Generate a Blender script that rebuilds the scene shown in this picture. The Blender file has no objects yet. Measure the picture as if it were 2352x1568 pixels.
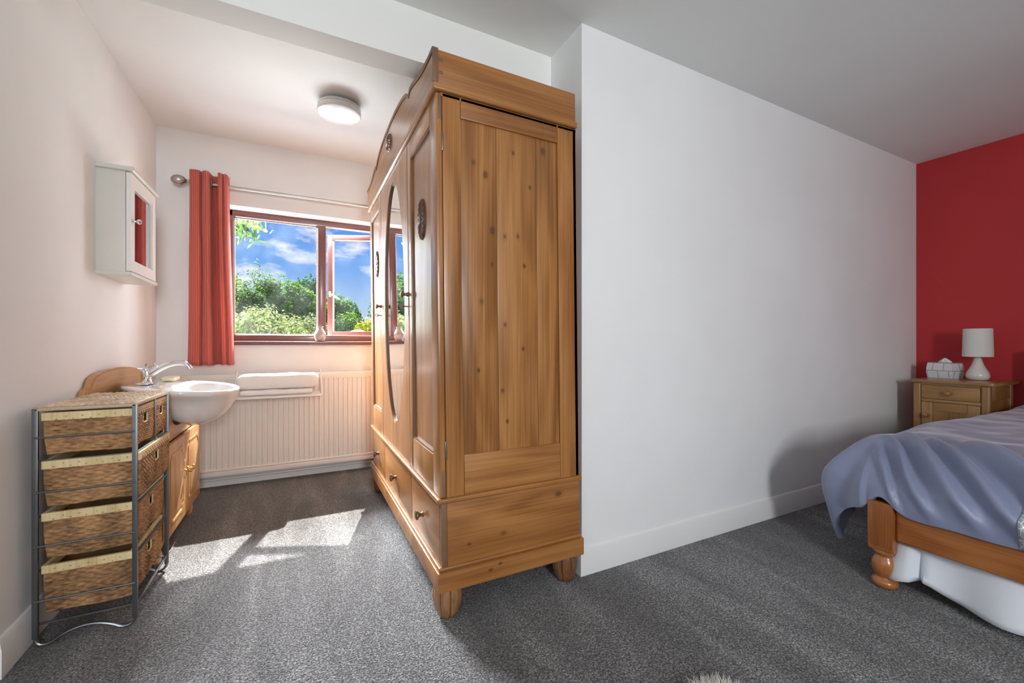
import bpy, bmesh, math, random
from mathutils import Vector, Matrix, noise
random.seed(7)
PI = math.pi
SC = bpy.context.scene
COL = SC.collection

# ------------------------------------------------------------------ camera
cam_d = bpy.data.cameras.new('camera')
cam_d.sensor_width = 36.0
cam_d.lens = 14.784
cam_d.shift_y = 5.0 / 2352
cam_d.clip_start = 0.02
cam = bpy.data.objects.new('camera', cam_d)
COL.objects.link(cam)
cam.location = (0, 0, 1.0)
cam.rotation_euler = (PI / 2, 0, math.radians(-26.9))
SC.camera = cam
SC.view_settings.view_transform = 'Standard'
SC.view_settings.look = 'None'
SC.view_settings.gamma = 1.0
SC.view_settings.use_curve_mapping = False
SC.view_settings.exposure = 0.0
SC.cycles.use_denoising = True
SC.cycles.max_bounces = 10
SC.cycles.diffuse_bounces = 6
SC.cycles.transparent_max_bounces = 16
SC.cycles.sample_clamp_indirect = 6.0
SC.cycles.caustics_reflective = False
SC.cycles.caustics_refractive = False

# ------------------------------------------------------------------ world
W = bpy.data.worlds.new('world'); SC.world = W; W.use_nodes = True
wn, wl = W.node_tree.nodes, W.node_tree.links
wn.clear()
def N(nt, t, **kw):
    n = nt.nodes.new(t)
    for k, v in kw.items():
        if k == 'inp':
            for i, val in v.items(): n.inputs[i].default_value = val
        else: setattr(n, k, v)
    return n
def ramp(nt, stops, interp='LINEAR'):
    n = nt.nodes.new('ShaderNodeValToRGB'); cr = n.color_ramp; cr.interpolation = interp
    while len(cr.elements) > 1: cr.elements.remove(cr.elements[-1])
    cr.elements[0].position = stops[0][0]; c = stops[0][1]; cr.elements[0].color = (*c, 1) if len(c) == 3 else c
    for p, c in stops[1:]:
        e = cr.elements.new(p); e.color = (*c, 1) if len(c) == 3 else c
    return n
def world():
    nt = W.node_tree
    tc = N(nt, 'ShaderNodeTexCoord')
    sep = N(nt, 'ShaderNodeSeparateXYZ'); wl.new(tc.outputs['Generated'], sep.inputs[0])
    sky = ramp(nt, [(0.0, (.55, .66, .84)), (.06, (.52, .68, .92)), (.16, (.20, .44, .90)), (.30, (.07, .25, .78)), (1, (.04, .15, .55))])
    wl.new(sep.outputs['Z'], sky.inputs[0])
    mp = N(nt, 'ShaderNodeMapping'); mp.inputs['Scale'].default_value = (5.0, 5.0, 13.0); mp.inputs['Location'].default_value = (1.75, .4, .55)
    wl.new(tc.outputs['Generated'], mp.inputs[0])
    ns = N(nt, 'ShaderNodeTexNoise'); ns.inputs['Scale'].default_value = 1.35; ns.inputs['Detail'].default_value = 9; ns.inputs['Roughness'].default_value = .56
    wl.new(mp.outputs[0], ns.inputs['Vector'])
    cl = ramp(nt, [(.53, (0, 0, 0)), (.66, (1, 1, 1))]); wl.new(ns.outputs[0], cl.inputs[0])
    mx = N(nt, 'ShaderNodeMix', data_type='RGBA'); wl.new(cl.outputs[0], mx.inputs[0]); wl.new(sky.outputs[0], mx.inputs[6]); mx.inputs[7].default_value = (.95, .97, 1.0, 1)
    bg = N(nt, 'ShaderNodeBackground'); bg.inputs[1].default_value = 1.0; wl.new(mx.outputs[2], bg.inputs[0])
    out = N(nt, 'ShaderNodeOutputWorld'); wl.new(bg.outputs[0], out.inputs[0])
world()

# ------------------------------------------------------------------ sun, rear window daylight and added fill lights
def aim(o, d):
    o.rotation_euler = Vector(d).to_track_quat('-Z', 'Y').to_euler()
sd = bpy.data.lights.new('sun', 'SUN'); sd.energy = 17.0; sd.angle = math.radians(.53); sd.color = (1, .96, .90)
sun = bpy.data.objects.new('sun', sd); COL.objects.link(sun); sun.location = (3, 9, 9)
aim(sun, (-.285 * .665, -.958 * .665, -.747))
def area(name, loc, d, sx, sy, e, col):
    l = bpy.data.lights.new(name, 'AREA'); l.shape = 'RECTANGLE'; l.size = sx; l.size_y = sy; l.energy = e; l.color = col
    o = bpy.data.objects.new(name, l); COL.objects.link(o); o.location = loc; aim(o, d); return o
area('bay_fill_above', (-1.1, 5.7, 3.15), (.26, -.83, -.49), 2.8, .9, 2700, (.95, .975, 1.0))  # added fill, outside and above the view, standing in for skylight
area('bay_fill_east', (3.3, 5.5, 2.0), (-.80, -.59, -.10), 3.0, 2.6, 330, (.90, .955, 1.0))  # added fill beyond the right of the view, brightens the left wall
area('bay_fill_west', (-3.1, 7.2, 2.4), (.55, -.83, -.10), 2.6, 2.8, 1500, (.95, .975, 1.0))  # added fill beyond the left of the view, brightens the wardrobe front
area('bay_fill_below', (.17, 6.9, -.05), (0, -.80, .60), 3.6, 1.2, 320, (.92, .965, 1.0))  # added upward fill, lifts the bay ceiling and the beam underside
area('rear_window_daylight', (.25, -2.36, 1.55), (0, 1, -.06), .50, .90, 78, (.97, .99, 1.0))
area('side_fill', (-2.12, -.6, 1.5), (1, .05, 0), 1.3, 1.2, 9, (.97, .985, 1.0))  # weak fill light added on the unseen side of the room

# ------------------------------------------------------------------ mesh helpers
def box(bm, a, b, bev=0.0, seg=2):
    x0, y0, z0 = a; x1, y1, z1 = b
    r = bmesh.ops.create_cube(bm, size=1.0)
    vs = r['verts']
    for v in vs:
        v.co = Vector((x0 + (v.co.x + .5) * (x1 - x0), y0 + (v.co.y + .5) * (y1 - y0), z0 + (v.co.z + .5) * (z1 - z0)))
    if bev > 0:
        es = list({e for v in vs for e in v.link_edges})
        bmesh.ops.bevel(bm, geom=es, offset=bev, segments=seg, profile=.6, affect='EDGES', clamp_overlap=True)
    return bm
def B(a, b, bev=0.0, seg=2):
    a, b = [min(p, q) for p, q in zip(a, b)], [max(p, q) for p, q in zip(a, b)]
    return box(bmesh.new(), a, b, bev, seg)
def lathe(prof, c=(0, 0, 0), n=32, axis='z', bm=None, flute=None):
    """prof: (r, h) list along the axis"""
    bm = bm or bmesh.new(); rings = []
    for r, h in prof:
        ring = []
        for i in range(n):
            a = 2 * PI * i / n
            rr = r * (flute(a, h) if flute else 1)
            p = (rr * math.cos(a), rr * math.sin(a), h)
            if axis == 'x': p = (p[2], p[0], p[1])
            elif axis == 'y': p = (p[0], p[2], p[1])
            ring.append(bm.verts.new((p[0] + c[0], p[1] + c[1], p[2] + c[2])))
        rings.append(ring)
    for k in range(len(rings) - 1):
        for i in range(n):
            j = (i + 1) % n
            try: bm.faces.new((rings[k][i], rings[k][j], rings[k + 1][j], rings[k + 1][i]))
            except ValueError: pass
    for ring in (rings[0], rings[-1]):
        try: bm.faces.new(ring)
        except ValueError: pass
    bmesh.ops.recalc_face_normals(bm, faces=bm.faces)
    return bm
def tube(pts, r, n=10, bm=None, sx=1.0, closed=False, up=(0, 0, 1)):
    """sweep a circle (or flattened by sx along side) along pts; r number or list"""
    bm = bm or bmesh.new(); pts = [Vector(p) for p in pts]; m = len(pts)
    rr = r if isinstance(r, (list, tuple)) else [r] * m
    rings = []
    upv = Vector(up)
    for k, p in enumerate(pts):
        if closed: t = pts[(k + 1) % m] - pts[k - 1]
        else: t = pts[min(k + 1, m - 1)] - pts[max(k - 1, 0)]
        t.normalize()
        s = t.cross(upv)
        if s.length < 1e-4: s = t.cross(Vector((1, 0, 0)))
        s.normalize(); u = s.cross(t).normalized()
        rings.append([bm.verts.new(p + s * (rr[k] * sx * math.cos(2 * PI * i / n)) + u * (rr[k] * math.sin(2 * PI * i / n))) for i in range(n)])
    rng = range(m) if closed else range(m - 1)
    for k in rng:
        a, b = rings[k], rings[(k + 1) % m]
        for i in range(n):
            j = (i + 1) % n
            bm.faces.new((a[i], a[j], b[j], b[i]))
    if not closed:
        bm.faces.new(rings[0]); bm.faces.new(rings[-1])
    bmesh.ops.recalc_face_normals(bm, faces=bm.faces)
    return bm
def prism(poly, lo, hi, axis='x', bm=None):
    """poly: 2D list; axis x -> (y,z) poly, y -> (x,z), z -> (x,y)"""
    bm = bm or bmesh.new()
    def P(p, h):
        return (h, p[0], p[1]) if axis == 'x' else (p[0], h, p[1]) if axis == 'y' else (p[0], p[1], h)
    a = [bm.verts.new(P(p, lo)) for p in poly]; b = [bm.verts.new(P(p, hi)) for p in poly]
    n = len(poly)
    bm.faces.new(a); bm.faces.new(list(reversed(b)))
    for i in range(n):
        j = (i + 1) % n
        bm.faces.new((a[i], b[i], b[j], a[j]))
    bmesh.ops.recalc_face_normals(bm, faces=bm.faces)
    return bm
def grid(f, nu, nv, bm=None, skip=None):
    bm = bm or bmesh.new()
    V = [[bm.verts.new(f(i / nu, j / nv)) for j in range(nv + 1)] for i in range(nu + 1)]
    for i in range(nu):
        for j in range(nv):
            if skip and skip((i + .5) / nu, (j + .5) / nv): continue
            bm.faces.new((V[i][j], V[i + 1][j], V[i + 1][j + 1], V[i][j + 1]))
    return bm
def holed(outer, inner, lo, hi, axis='x'):
    """flat plate with a hole: outer and inner loops of equal length"""
    bm = bmesh.new(); n = len(outer)
    def P(p, h):
        return (h, p[0], p[1]) if axis == 'x' else (p[0], h, p[1]) if axis == 'y' else (p[0], p[1], h)
    o0 = [bm.verts.new(P(p, lo)) for p in outer]; i0 = [bm.verts.new(P(p, lo)) for p in inner]
    o1 = [bm.verts.new(P(p, hi)) for p in outer]; i1 = [bm.verts.new(P(p, hi)) for p in inner]
    for k in range(n):
        j = (k + 1) % n
        for q in ((o0[k], o0[j], i0[j], i0[k]), (o1[k], i1[k], i1[j], o1[j]), (o0[k], o1[k], o1[j], o0[j]), (i0[k], i0[j], i1[j], i1[k])):
            bm.faces.new(q)
    bmesh.ops.recalc_face_normals(bm, faces=bm.faces)
    return bm
def smooth(bm, ang=40):
    lim = math.radians(ang)
    for f in bm.faces: f.smooth = True
    for e in bm.edges:
        e.smooth = not (len(e.link_faces) == 2 and e.calc_face_angle(0) > lim)
    return bm
ROOT = {}
def obj(name, bm, mat, parent=None, ang=40, loc=None, warp=None):
    """link bm (world coordinates) as one mesh object; under a parent it keeps the root's origin"""
    if warp:
        for v in bm.verts: v.co = warp(v.co)
    if parent is not None: org = ROOT[parent.name]
    else:
        if loc is None:
            xs = [v.co.x for v in bm.verts]; ys = [v.co.y for v in bm.verts]; zs = [v.co.z for v in bm.verts]
            loc = ((min(xs) + max(xs)) / 2, (min(ys) + max(ys)) / 2, min(zs))
        org = Vector(loc)
    for v in bm.verts: v.co -= org
    smooth(bm, ang)
    me = bpy.data.meshes.new(name); bm.to_mesh(me); bm.free()
    if mat: me.materials.append(mat)
    o = bpy.data.objects.new(name, me); COL.objects.link(o)
    if parent is not None: o.parent = parent
    else: o.location = org
    ROOT[o.name] = org
    return o
def thing(name, label, cat, loc, group=None):
    o = bpy.data.objects.new(name, None); COL.objects.link(o); o.location = loc; o.empty_display_size = .05
    o['label'] = label; o['category'] = cat
    if group: o['group'] = group
    ROOT[o.name] = Vector(loc)
    return o
def tag(o, label, cat, group=None, kind=None):
    o['label'] = label; o['category'] = cat
    if group: o['group'] = group
    if kind: o['kind'] = kind
    return o
def struct(name, bm, mat, label, cat, ang=30):
    o = obj(name, bm, mat, None, ang); o['kind'] = 'structure'; o['label'] = label; o['category'] = cat
    return o

# ------------------------------------------------------------------ materials
def mat(name):
    m = bpy.data.materials.new(name); m.use_nodes = True
    nt = m.node_tree; p = nt.nodes['Principled BSDF']
    return m, nt, p
def plain(name, col, rough=.5, metal=0.0, spec=.5, bump=None, coat=0.0, sheen=0.0, var=0.0):
    m, nt, p = mat(name)
    p.inputs['Base Color'].default_value = (*col, 1); p.inputs['Roughness'].default_value = rough
    p.inputs['Metallic'].default_value = metal; p.inputs['Specular IOR Level'].default_value = spec
    p.inputs['Coat Weight'].default_value = coat; p.inputs['Coat Roughness'].default_value = .12
    p.inputs['Sheen Weight'].default_value = sheen
    tc = N(nt, 'ShaderNodeTexCoord')
    if var:
        ns = N(nt, 'ShaderNodeTexNoise', inp={'Scale': 3.0, 'Detail': 4.0}); nt.links.new(tc.outputs['Object'], ns.inputs['Vector'])
        r = ramp(nt, [(.3, tuple(c * (1 - var) for c in col)), (.7, tuple(min(1, c * (1 + var)) for c in col))])
        nt.links.new(ns.outputs[0], r.inputs[0]); nt.links.new(r.outputs[0], p.inputs['Base Color'])
    if bump:
        sc, st, ds = bump
        ns = N(nt, 'ShaderNodeTexNoise', inp={'Scale': sc, 'Detail': 4.0}); nt.links.new(tc.outputs['Object'], ns.inputs['Vector'])
        b = N(nt, 'ShaderNodeBump', inp={'Strength': st, 'Distance': ds}); nt.links.new(ns.outputs[0], b.inputs['Height']); nt.links.new(b.outputs[0], p.inputs['Normal'])
    return m
def pine(name, axis, dark, mid, light, rough=.32, coat=.25, knots=(), ring=26.0, spots=True, bs=.12):
    """procedural pine: grain along the axis; knots = [(x,y,z,r)] in object space"""
    m, nt, p = mat(name); L = nt.links
    tc = N(nt, 'ShaderNodeTexCoord'); oi = N(nt, 'ShaderNodeObjectInfo')
    off = N(nt, 'ShaderNodeMath', operation='MULTIPLY', inp={1: 7.0}); L.new(oi.outputs['Random'], off.inputs[0])
    add = N(nt, 'ShaderNodeVectorMath', operation='ADD'); L.new(tc.outputs['Object'], add.inputs[0]); L.new(off.outputs[0], add.inputs[1])
    def stretch(ac, al):
        s = [ac, ac, ac]; s['xyz'.index(axis)] = al
        mp = N(nt, 'ShaderNodeMapping'); mp.inputs['Scale'].default_value = s; L.new(add.outputs[0], mp.inputs[0]); return mp
    n1 = N(nt, 'ShaderNodeTexNoise', inp={'Scale': 1.0, 'Detail': 2.0, 'Distortion': .4}); L.new(stretch(5.0, .8).outputs[0], n1.inputs['Vector'])
    ml = N(nt, 'ShaderNodeMath', operation='MULTIPLY', inp={1: ring}); L.new(n1.outputs[0], ml.inputs[0])
    sn = N(nt, 'ShaderNodeMath', operation='SINE'); L.new(ml.outputs[0], sn.inputs[0])
    n2 = N(nt, 'ShaderNodeTexNoise', inp={'Scale': 1.0, 'Detail': 5.0, 'Roughness': .6}); L.new(stretch(150.0, 2.2).outputs[0], n2.inputs['Vector'])
    n3 = N(nt, 'ShaderNodeTexNoise', inp={'Scale': 1.0, 'Detail': 2.0}); L.new(stretch(9.0, .7).outputs[0], n3.inputs['Vector'])
    a1 = N(nt, 'ShaderNodeMath', operation='MULTIPLY_ADD', inp={1: .085, 2: .0}); L.new(sn.outputs[0], a1.inputs[0])
    a2 = N(nt, 'ShaderNodeMath', operation='MULTIPLY_ADD', inp={1: .62}); L.new(n2.outputs[0], a2.inputs[0]); L.new(a1.outputs[0], a2.inputs[2])
    a3 = N(nt, 'ShaderNodeMath', operation='MULTIPLY_ADD', inp={1: .45}); L.new(n3.outputs[0], a3.inputs[0]); L.new(a2.outputs[0], a3.inputs[2])
    r = ramp(nt, [(.30, dark), (.52, mid), (.74, light)]); L.new(a3.outputs[0], r.inputs[0])
    colr = r.outputs[0]
    if spots:
        vo = N(nt, 'ShaderNodeTexVoronoi', inp={'Scale': 1.0, 'Randomness': 1.0}); L.new(stretch(7.0, 4.2).outputs[0], vo.inputs['Vector'])
        vr = ramp(nt, [(.035, (0, 0, 0)), (.075, (1, 1, 1))]); L.new(vo.outputs['Distance'], vr.inputs[0])
        mx = N(nt, 'ShaderNodeMix', data_type='RGBA'); L.new(vr.outputs[0], mx.inputs[0]); L.new(colr, mx.inputs[7])
        mx.inputs[6].default_value = tuple(c * .35 for c in dark) + (1,); colr = mx.outputs[2]
    for (kx, ky, kz, kr) in knots:
        sb = N(nt, 'ShaderNodeVectorMath', operation='SUBTRACT'); L.new(tc.outputs['Object'], sb.inputs[0]); sb.inputs[1].default_value = (kx, ky, kz)
        nn = N(nt, 'ShaderNodeVectorMath', operation='MULTIPLY'); L.new(sb.outputs[0], nn.inputs[0]); s = [1.1, .2, 1.1]; s['xyz'.index(axis)] = .75; nn.inputs[1].default_value = s
        ln = N(nt, 'ShaderNodeVectorMath', operation='LENGTH'); L.new(nn.outputs[0], ln.inputs[0])
        kd = tuple(c * .30 for c in mid)
        kr = kr * .72; kr2 = ramp(nt, [(0, (.9,) * 3), (kr * .5, (.6,) * 3), (kr * .85, (1.0,) * 3), (kr * 1.1, (.30,) * 3), (kr * 2.4, (0,) * 3)]); L.new(ln.outputs['Value'], kr2.inputs[0])
        mx = N(nt, 'ShaderNodeMix', data_type='RGBA'); L.new(kr2.outputs[0], mx.inputs[0]); L.new(colr, mx.inputs[6]); mx.inputs[7].default_value = (*kd, 1); colr = mx.outputs[2]
    L.new(colr, p.inputs['Base Color'])
    p.inputs['Roughness'].default_value = rough; p.inputs['Coat Weight'].default_value = coat; p.inputs['Coat Roughness'].default_value = .18
    b = N(nt, 'ShaderNodeBump', inp={'Strength': bs, 'Distance': .001}); L.new(n2.outputs[0], b.inputs['Height']); L.new(b.outputs[0], p.inputs['Normal'])
    return m
def painted(name, col, amt=.035):
    m, nt, p = mat(name); L = nt.links
    tc = N(nt, 'ShaderNodeTexCoord')
    n1 = N(nt, 'ShaderNodeTexNoise', inp={'Scale': 1.3, 'Detail': 3.0}); L.new(tc.outputs['Object'], n1.inputs['Vector'])
    r = ramp(nt, [(.3, tuple(c * (1 - amt) for c in col)), (.7, tuple(min(1, c * (1 + amt)) for c in col))]); L.new(n1.outputs[0], r.inputs[0]); L.new(r.outputs[0], p.inputs['Base Color'])
    n2 = N(nt, 'ShaderNodeTexNoise', inp={'Scale': 90.0, 'Detail': 3.0}); L.new(tc.outputs['Object'], n2.inputs['Vector'])
    b = N(nt, 'ShaderNodeBump', inp={'Strength': .08, 'Distance': .002}); L.new(n2.outputs[0], b.inputs['Height']); L.new(b.outputs[0], p.inputs['Normal'])
    p.inputs['Roughness'].default_value = .62; p.inputs['Specular IOR Level'].default_value = .3
    return m
def carpet_mat():
    m, nt, p = mat('grey_twist_carpet'); L = nt.links
    tc = N(nt, 'ShaderNodeTexCoord')
    n1 = N(nt, 'ShaderNodeTexNoise', inp={'Scale': 165.0, 'Detail': 3.0, 'Roughness': .8}); L.new(tc.outputs['Object'], n1.inputs['Vector'])
    v1 = N(nt, 'ShaderNodeTexVoronoi', inp={'Scale': 170.0}); L.new(tc.outputs['Object'], v1.inputs['Vector'])
    r1 = ramp(nt, [(.34, (.014, .014, .015)), (.5, (.098, .098, .099)), (.63, (.36, .36, .36))]); L.new(n1.outputs[0], r1.inputs[0])
    # vacuum tracks: broad soft bands where the pile leans differently
    mp = N(nt, 'ShaderNodeMapping'); mp.inputs['Rotation'].default_value = (0, 0, math.radians(-38)); mp.inputs['Scale'].default_value = (3.4, .75, 1); L.new(tc.outputs['Object'], mp.inputs[0])
    n2 = N(nt, 'ShaderNodeTexNoise', inp={'Scale': 1.2, 'Detail': 3.0, 'Roughness': .55, 'Distortion': .5}); L.new(mp.outputs[0], n2.inputs['Vector'])
    r2 = ramp(nt, [(.36, (.74,) * 3), (.5, (1.0,) * 3), (.62, (1.5,) * 3)]); L.new(n2.outputs[0], r2.inputs[0])
    mu = N(nt, 'ShaderNodeMix', data_type='RGBA', blend_type='MULTIPLY'); mu.inputs[0].default_value = 1; L.new(r1.outputs[0], mu.inputs[6]); L.new(r2.outputs[0], mu.inputs[7])
    L.new(mu.outputs[2], p.inputs['Base Color'])
    p.inputs['Roughness'].default_value = .95; p.inputs['Specular IOR Level'].default_value = .12; p.inputs['Sheen Weight'].default_value = .25; p.inputs['Sheen Roughness'].default_value = .5
    ad = N(nt, 'ShaderNodeMath', operation='SUBTRACT'); L.new(n1.outputs[0], ad.inputs[0]); L.new(v1.outputs['Distance'], ad.inputs[1])
    b = N(nt, 'ShaderNodeBump', inp={'Strength': .75, 'Distance': .008}); L.new(ad.outputs[0], b.inputs['Height']); L.new(b.outputs[0], p.inputs['Normal'])
    return m
def glass_mat(name='window_glass', dirt=.004):
    m = bpy.data.materials.new(name); m.use_nodes = True; nt = m.node_tree; nt.nodes.clear(); L = nt.links
    t = N(nt, 'ShaderNodeBsdfTransparent'); g = N(nt, 'ShaderNodeBsdfGlossy', inp={'Roughness': .45}); d = N(nt, 'ShaderNodeBsdfTranslucent'); d.inputs[0].default_value = (.9, .95, 1, 1)
    m1 = N(nt, 'ShaderNodeMixShader', inp={0: .012}); L.new(t.outputs[0], m1.inputs[1]); L.new(g.outputs[0], m1.inputs[2])
    tc = N(nt, 'ShaderNodeTexCoord'); ns = N(nt, 'ShaderNodeTexNoise', inp={'Scale': 5.0, 'Detail': 5.0}); L.new(tc.outputs['Object'], ns.inputs['Vector'])
    r = ramp(nt, [(.4, (0, 0, 0)), (.75, (dirt,) * 3)]); L.new(ns.outputs[0], r.inputs[0])
    m2 = N(nt, 'ShaderNodeMixShader'); L.new(r.outputs[0], m2.inputs[0]); L.new(m1.outputs[0], m2.inputs[1]); L.new(d.outputs[0], m2.inputs[2])
    o = N(nt, 'ShaderNodeOutputMaterial'); L.new(m2.outputs[0], o.inputs[0]); return m
def attr_mat(name, rough=.7, trans=0.0, bump=None, spec=.3):
    """base colour from the mesh's own colour attribute (each straw or leaf has its own tint)"""
    m, nt, p = mat(name); L = nt.links
    a = N(nt, 'ShaderNodeVertexColor', layer_name='tint')
    tc = N(nt, 'ShaderNodeTexCoord')
    ns = N(nt, 'ShaderNodeTexNoise', inp={'Scale': 400.0 if not trans else 2.0, 'Detail': 3.0}); L.new(tc.outputs['Object'], ns.inputs['Vector'])
    r = ramp(nt, [(.3, (.75,) * 3), (.7, (1.2,) * 3)]); L.new(ns.outputs[0], r.inputs[0])
    mu = N(nt, 'ShaderNodeMix', data_type='RGBA', blend_type='MULTIPLY'); mu.inputs[0].default_value = 1; L.new(a.outputs[0], mu.inputs[6]); L.new(r.outputs[0], mu.inputs[7])
    L.new(mu.outputs[2], p.inputs['Base Color']); p.inputs['Roughness'].default_value = rough; p.inputs['Specular IOR Level'].default_value = spec
    if trans:
        t = N(nt, 'ShaderNodeBsdfTranslucent'); L.new(mu.outputs[2], t.inputs[0]); ms = N(nt, 'ShaderNodeMixShader', inp={0: trans})
        L.new(p.outputs[0], ms.inputs[1]); L.new(t.outputs[0], ms.inputs[2]); L.new(ms.outputs[0], nt.nodes['Material Output'].inputs[0])
    return m
def fabric_rib(name, col, col2, per_m=95.0):
    """woven cotton with fine vertical ribs (uses the mesh's UV: u = width of cloth in metres)"""
    m, nt, p = mat(name); L = nt.links
    uv = N(nt, 'ShaderNodeUVMap'); sp = N(nt, 'ShaderNodeSeparateXYZ'); L.new(uv.outputs[0], sp.inputs[0])
    ml = N(nt, 'ShaderNodeMath', operation='MULTIPLY', inp={1: per_m * 2 * PI}); L.new(sp.outputs[0], ml.inputs[0]); sn = N(nt, 'ShaderNodeMath', operation='SINE'); L.new(ml.outputs[0], sn.inputs[0])
    r = ramp(nt, [(0.0, col2), (.6, col)]); mr = N(nt, 'ShaderNodeMapRange', inp={1: -1.0, 2: 1.0}); L.new(sn.outputs[0], mr.inputs[0]); L.new(mr.outputs[0], r.inputs[0])
    L.new(r.outputs[0], p.inputs['Base Color']); p.inputs['Roughness'].default_value = .8; p.inputs['Sheen Weight'].default_value = .2
    b = N(nt, 'ShaderNodeBump', inp={'Strength': .5, 'Distance': .002}); L.new(sn.outputs[0], b.inputs['Height']); L.new(b.outputs[0], p.inputs['Normal'])
    t = N(nt, 'ShaderNodeBsdfTranslucent'); L.new(r.outputs[0], t.inputs[0]); ms = N(nt, 'ShaderNodeMixShader', inp={0: .22})
    L.new(p.outputs[0], ms.inputs[1]); L.new(t.outputs[0], ms.inputs[2]); L.new(ms.outputs[0], nt.nodes['Material Output'].inputs[0])
    return m

WALL = painted('warm_white_emulsion', (.84, .85, .855))
CEIL = painted('ceiling_white', (.82, .83, .81))
REDW = painted('red_emulsion', (.47, .034, .038), .06)
SKIRT = plain('white_gloss_paint', (.80, .80, .79), .35, var=.02)
CARP = carpet_mat()
PD, PM, PL = (.18, .066, .015), (.32, .132, .034), (.44, .205, .064)
MFRAME = plain('brown_red_window_paint', (.135, .048, .040), .35, coat=.3, var=.12)
GLASS = glass_mat()
CHROME = plain('chrome', (.82, .83, .85), .08, 1.0)
STEEL = plain('brushed_nickel', (.50, .47, .43), .32, 1.0, bump=(300.0, .1, .001))
IRON = plain('grey_steel_rack', (.17, .18, .19), .38, .85, var=.2, bump=(180.0, .15, .001))
BRASS = plain('polished_brass', (.75, .52, .22), .18, 1.0)
OLDBR = plain('aged_brass', (.16, .11, .07), .4, .8, var=.3)
WPLAS = plain('white_enamel', (.82, .81, .80), .35, coat=.2, var=.01)
CERAM = plain('white_vitreous_china', (.84, .84, .84), .10, coat=.6, var=.01)
DARKW = plain('dark_stained_carving', (.11, .045, .022), .38, coat=.3, var=.3)
EDGEW = plain('dark_brown_edge', (.20, .105, .055), .45, var=.3)

# ------------------------------------------------------------------ room shell
XL0, XL1 = -.805, -.850            # left wall at y 1.82 and at the window wall
YW = 3.585                          # window wall
XC, YR = 1.095, 1.49                # corner of the projecting wall
XR = 4.27                           # red wall
ZC = 2.39
YS, XWST = -2.40, -2.20
def xl(y): return XL0 + (XL1 - XL0) * (y - 1.82) / (YW - 1.82)
def zbay(y): return 2.398 + .035 * (y - 1.86)
struct('floor', B((XWST - .1, YS - .1, -.12), (XR + .1, YW + .25, 0)), CARP, 'grey twist pile carpet covering the whole bedroom floor', 'carpet')
bm = prism([(XL0, 1.82), (XL1, YW), (XL1, YW + .25), (XL1 - .25, YW + .25), (XL0 - .25, 1.945), (XWST - .1, 1.945), (XWST - .1, 1.82)], 0, 2.6, 'z')
struct('wall_left', bm, WALL, 'warm white wall behind the wash basin and wicker drawers', 'wall')
# window wall with the opening
OX0, OX1, OZ0, OZ1 = -.475, .82, 1.0, 1.991
o4 = [(XL1 - .25, 0), (XC + .25, 0), (XC + .25, 2.62), (XL1 - .25, 2.62)]
i4 = [(OX0, OZ0), (OX1, OZ0), (OX1, OZ1), (OX0, OZ1)]
struct('wall_window', holed(o4, i4, YW, YW + .25, 'y'), WALL, 'white wall around the brown framed window above the radiator', 'wall')
bm = prism([(XC, YR), (XR + .1, YR), (XR + .1, YR + .3), (XC + .25, YR + .3), (XC + .25, YW + .1), (XC, YW + .1)], 0, 2.6, 'z')
struct('wall_right', bm, WALL, 'plain white wall between the pine wardrobe and the red wall', 'wall')
struct('wall_red', B((XR, YS - .1, 0), (XR + .12, YR, 2.5)), REDW, 'crimson red feature wall behind the bedside cabinet', 'wall')
o4 = [(XWST - .1, 0), (XR, 0), (XR, 2.5), (XWST - .1, 2.5)]
i4 = [(-.17, .92), (.67, .92), (.67, 2.14), (-.17, 2.14)]
struct('wall_rear', holed(o4, i4, YS - .2, YS, 'y'), WALL, 'white rear wall with a narrow window', 'wall')
o4 = [(YS, 0), (1.82, 0), (1.82, 2.5), (YS, 2.5)]
i4 = [(-1.3, .85), (.1, .85), (.1, 2.12), (-1.3, 2.12)]
struct('wall_side', holed(o4, i4, XWST - .2, XWST, 'x'), WALL, 'white side wall with a wide window', 'wall')
YB0, YB1, ZB = 1.735, 1.858, 2.172
struct('ceiling', B((XWST - .1, YS - .1, ZC), (XR + .1, YB0 + .02, ZC + .12)), CEIL, 'flat white main bedroom ceiling', 'ceiling')
bm = prism([(YB1 - .03, zbay(YB1 - .03)), (YW + .2, zbay(YW + .2)), (YW + .2, zbay(YW + .2) + .1), (YB1 - .03, zbay(YB1) + .15)], -1.1, XC + .2, 'x')
struct('ceiling_bay', bm, CEIL, 'white ceiling of the window bay with the round lamp', 'ceiling')
struct('trim_1', B((-1.06, YB0, ZB), (XC, YB1, ZC + .1), .003), CEIL, 'white boxed beam across the ceiling where the bay begins', 'beam')
def skirting(name, pts, label):
    """pts: plan line, room on the left-hand side of the direction"""
    prof = [(0, 0), (.016, 0), (.016, .085), (.012, .094), (.012, .100), (.006, .112), (0, .115)]
    bm = bmesh.new(); rings = []
    P = [Vector((x, y, 0)) for x, y in pts]
    for k, p in enumerate(P):
        d0 = (P[k] - P[k - 1]).normalized() if k else (P[1] - P[0]).normalized()
        d1 = (P[k + 1] - P[k]).normalized() if k + 1 < len(P) else d0
        n0 = Vector((-d0.y, d0.x, 0)); n1 = Vector((-d1.y, d1.x, 0))
        nn = (n0 + n1); nn /= max(.2, nn.dot(n0))
        rings.append([bm.verts.new(p + nn * a + Vector((0, 0, h))) for a, h in prof])
    for k in range(len(P) - 1):
        for i in range(len(prof)):
            j = (i + 1) % len(prof)
            bm.faces.new((rings[k][i], rings[k][j], rings[k + 1][j], rings[k + 1][i]))
    bm.faces.new(rings[0]); bm.faces.new(rings[-1])
    bmesh.ops.recalc_face_normals(bm, faces=bm.faces)
    struct(name, bm, SKIRT, label, 'skirting', 30)
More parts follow.
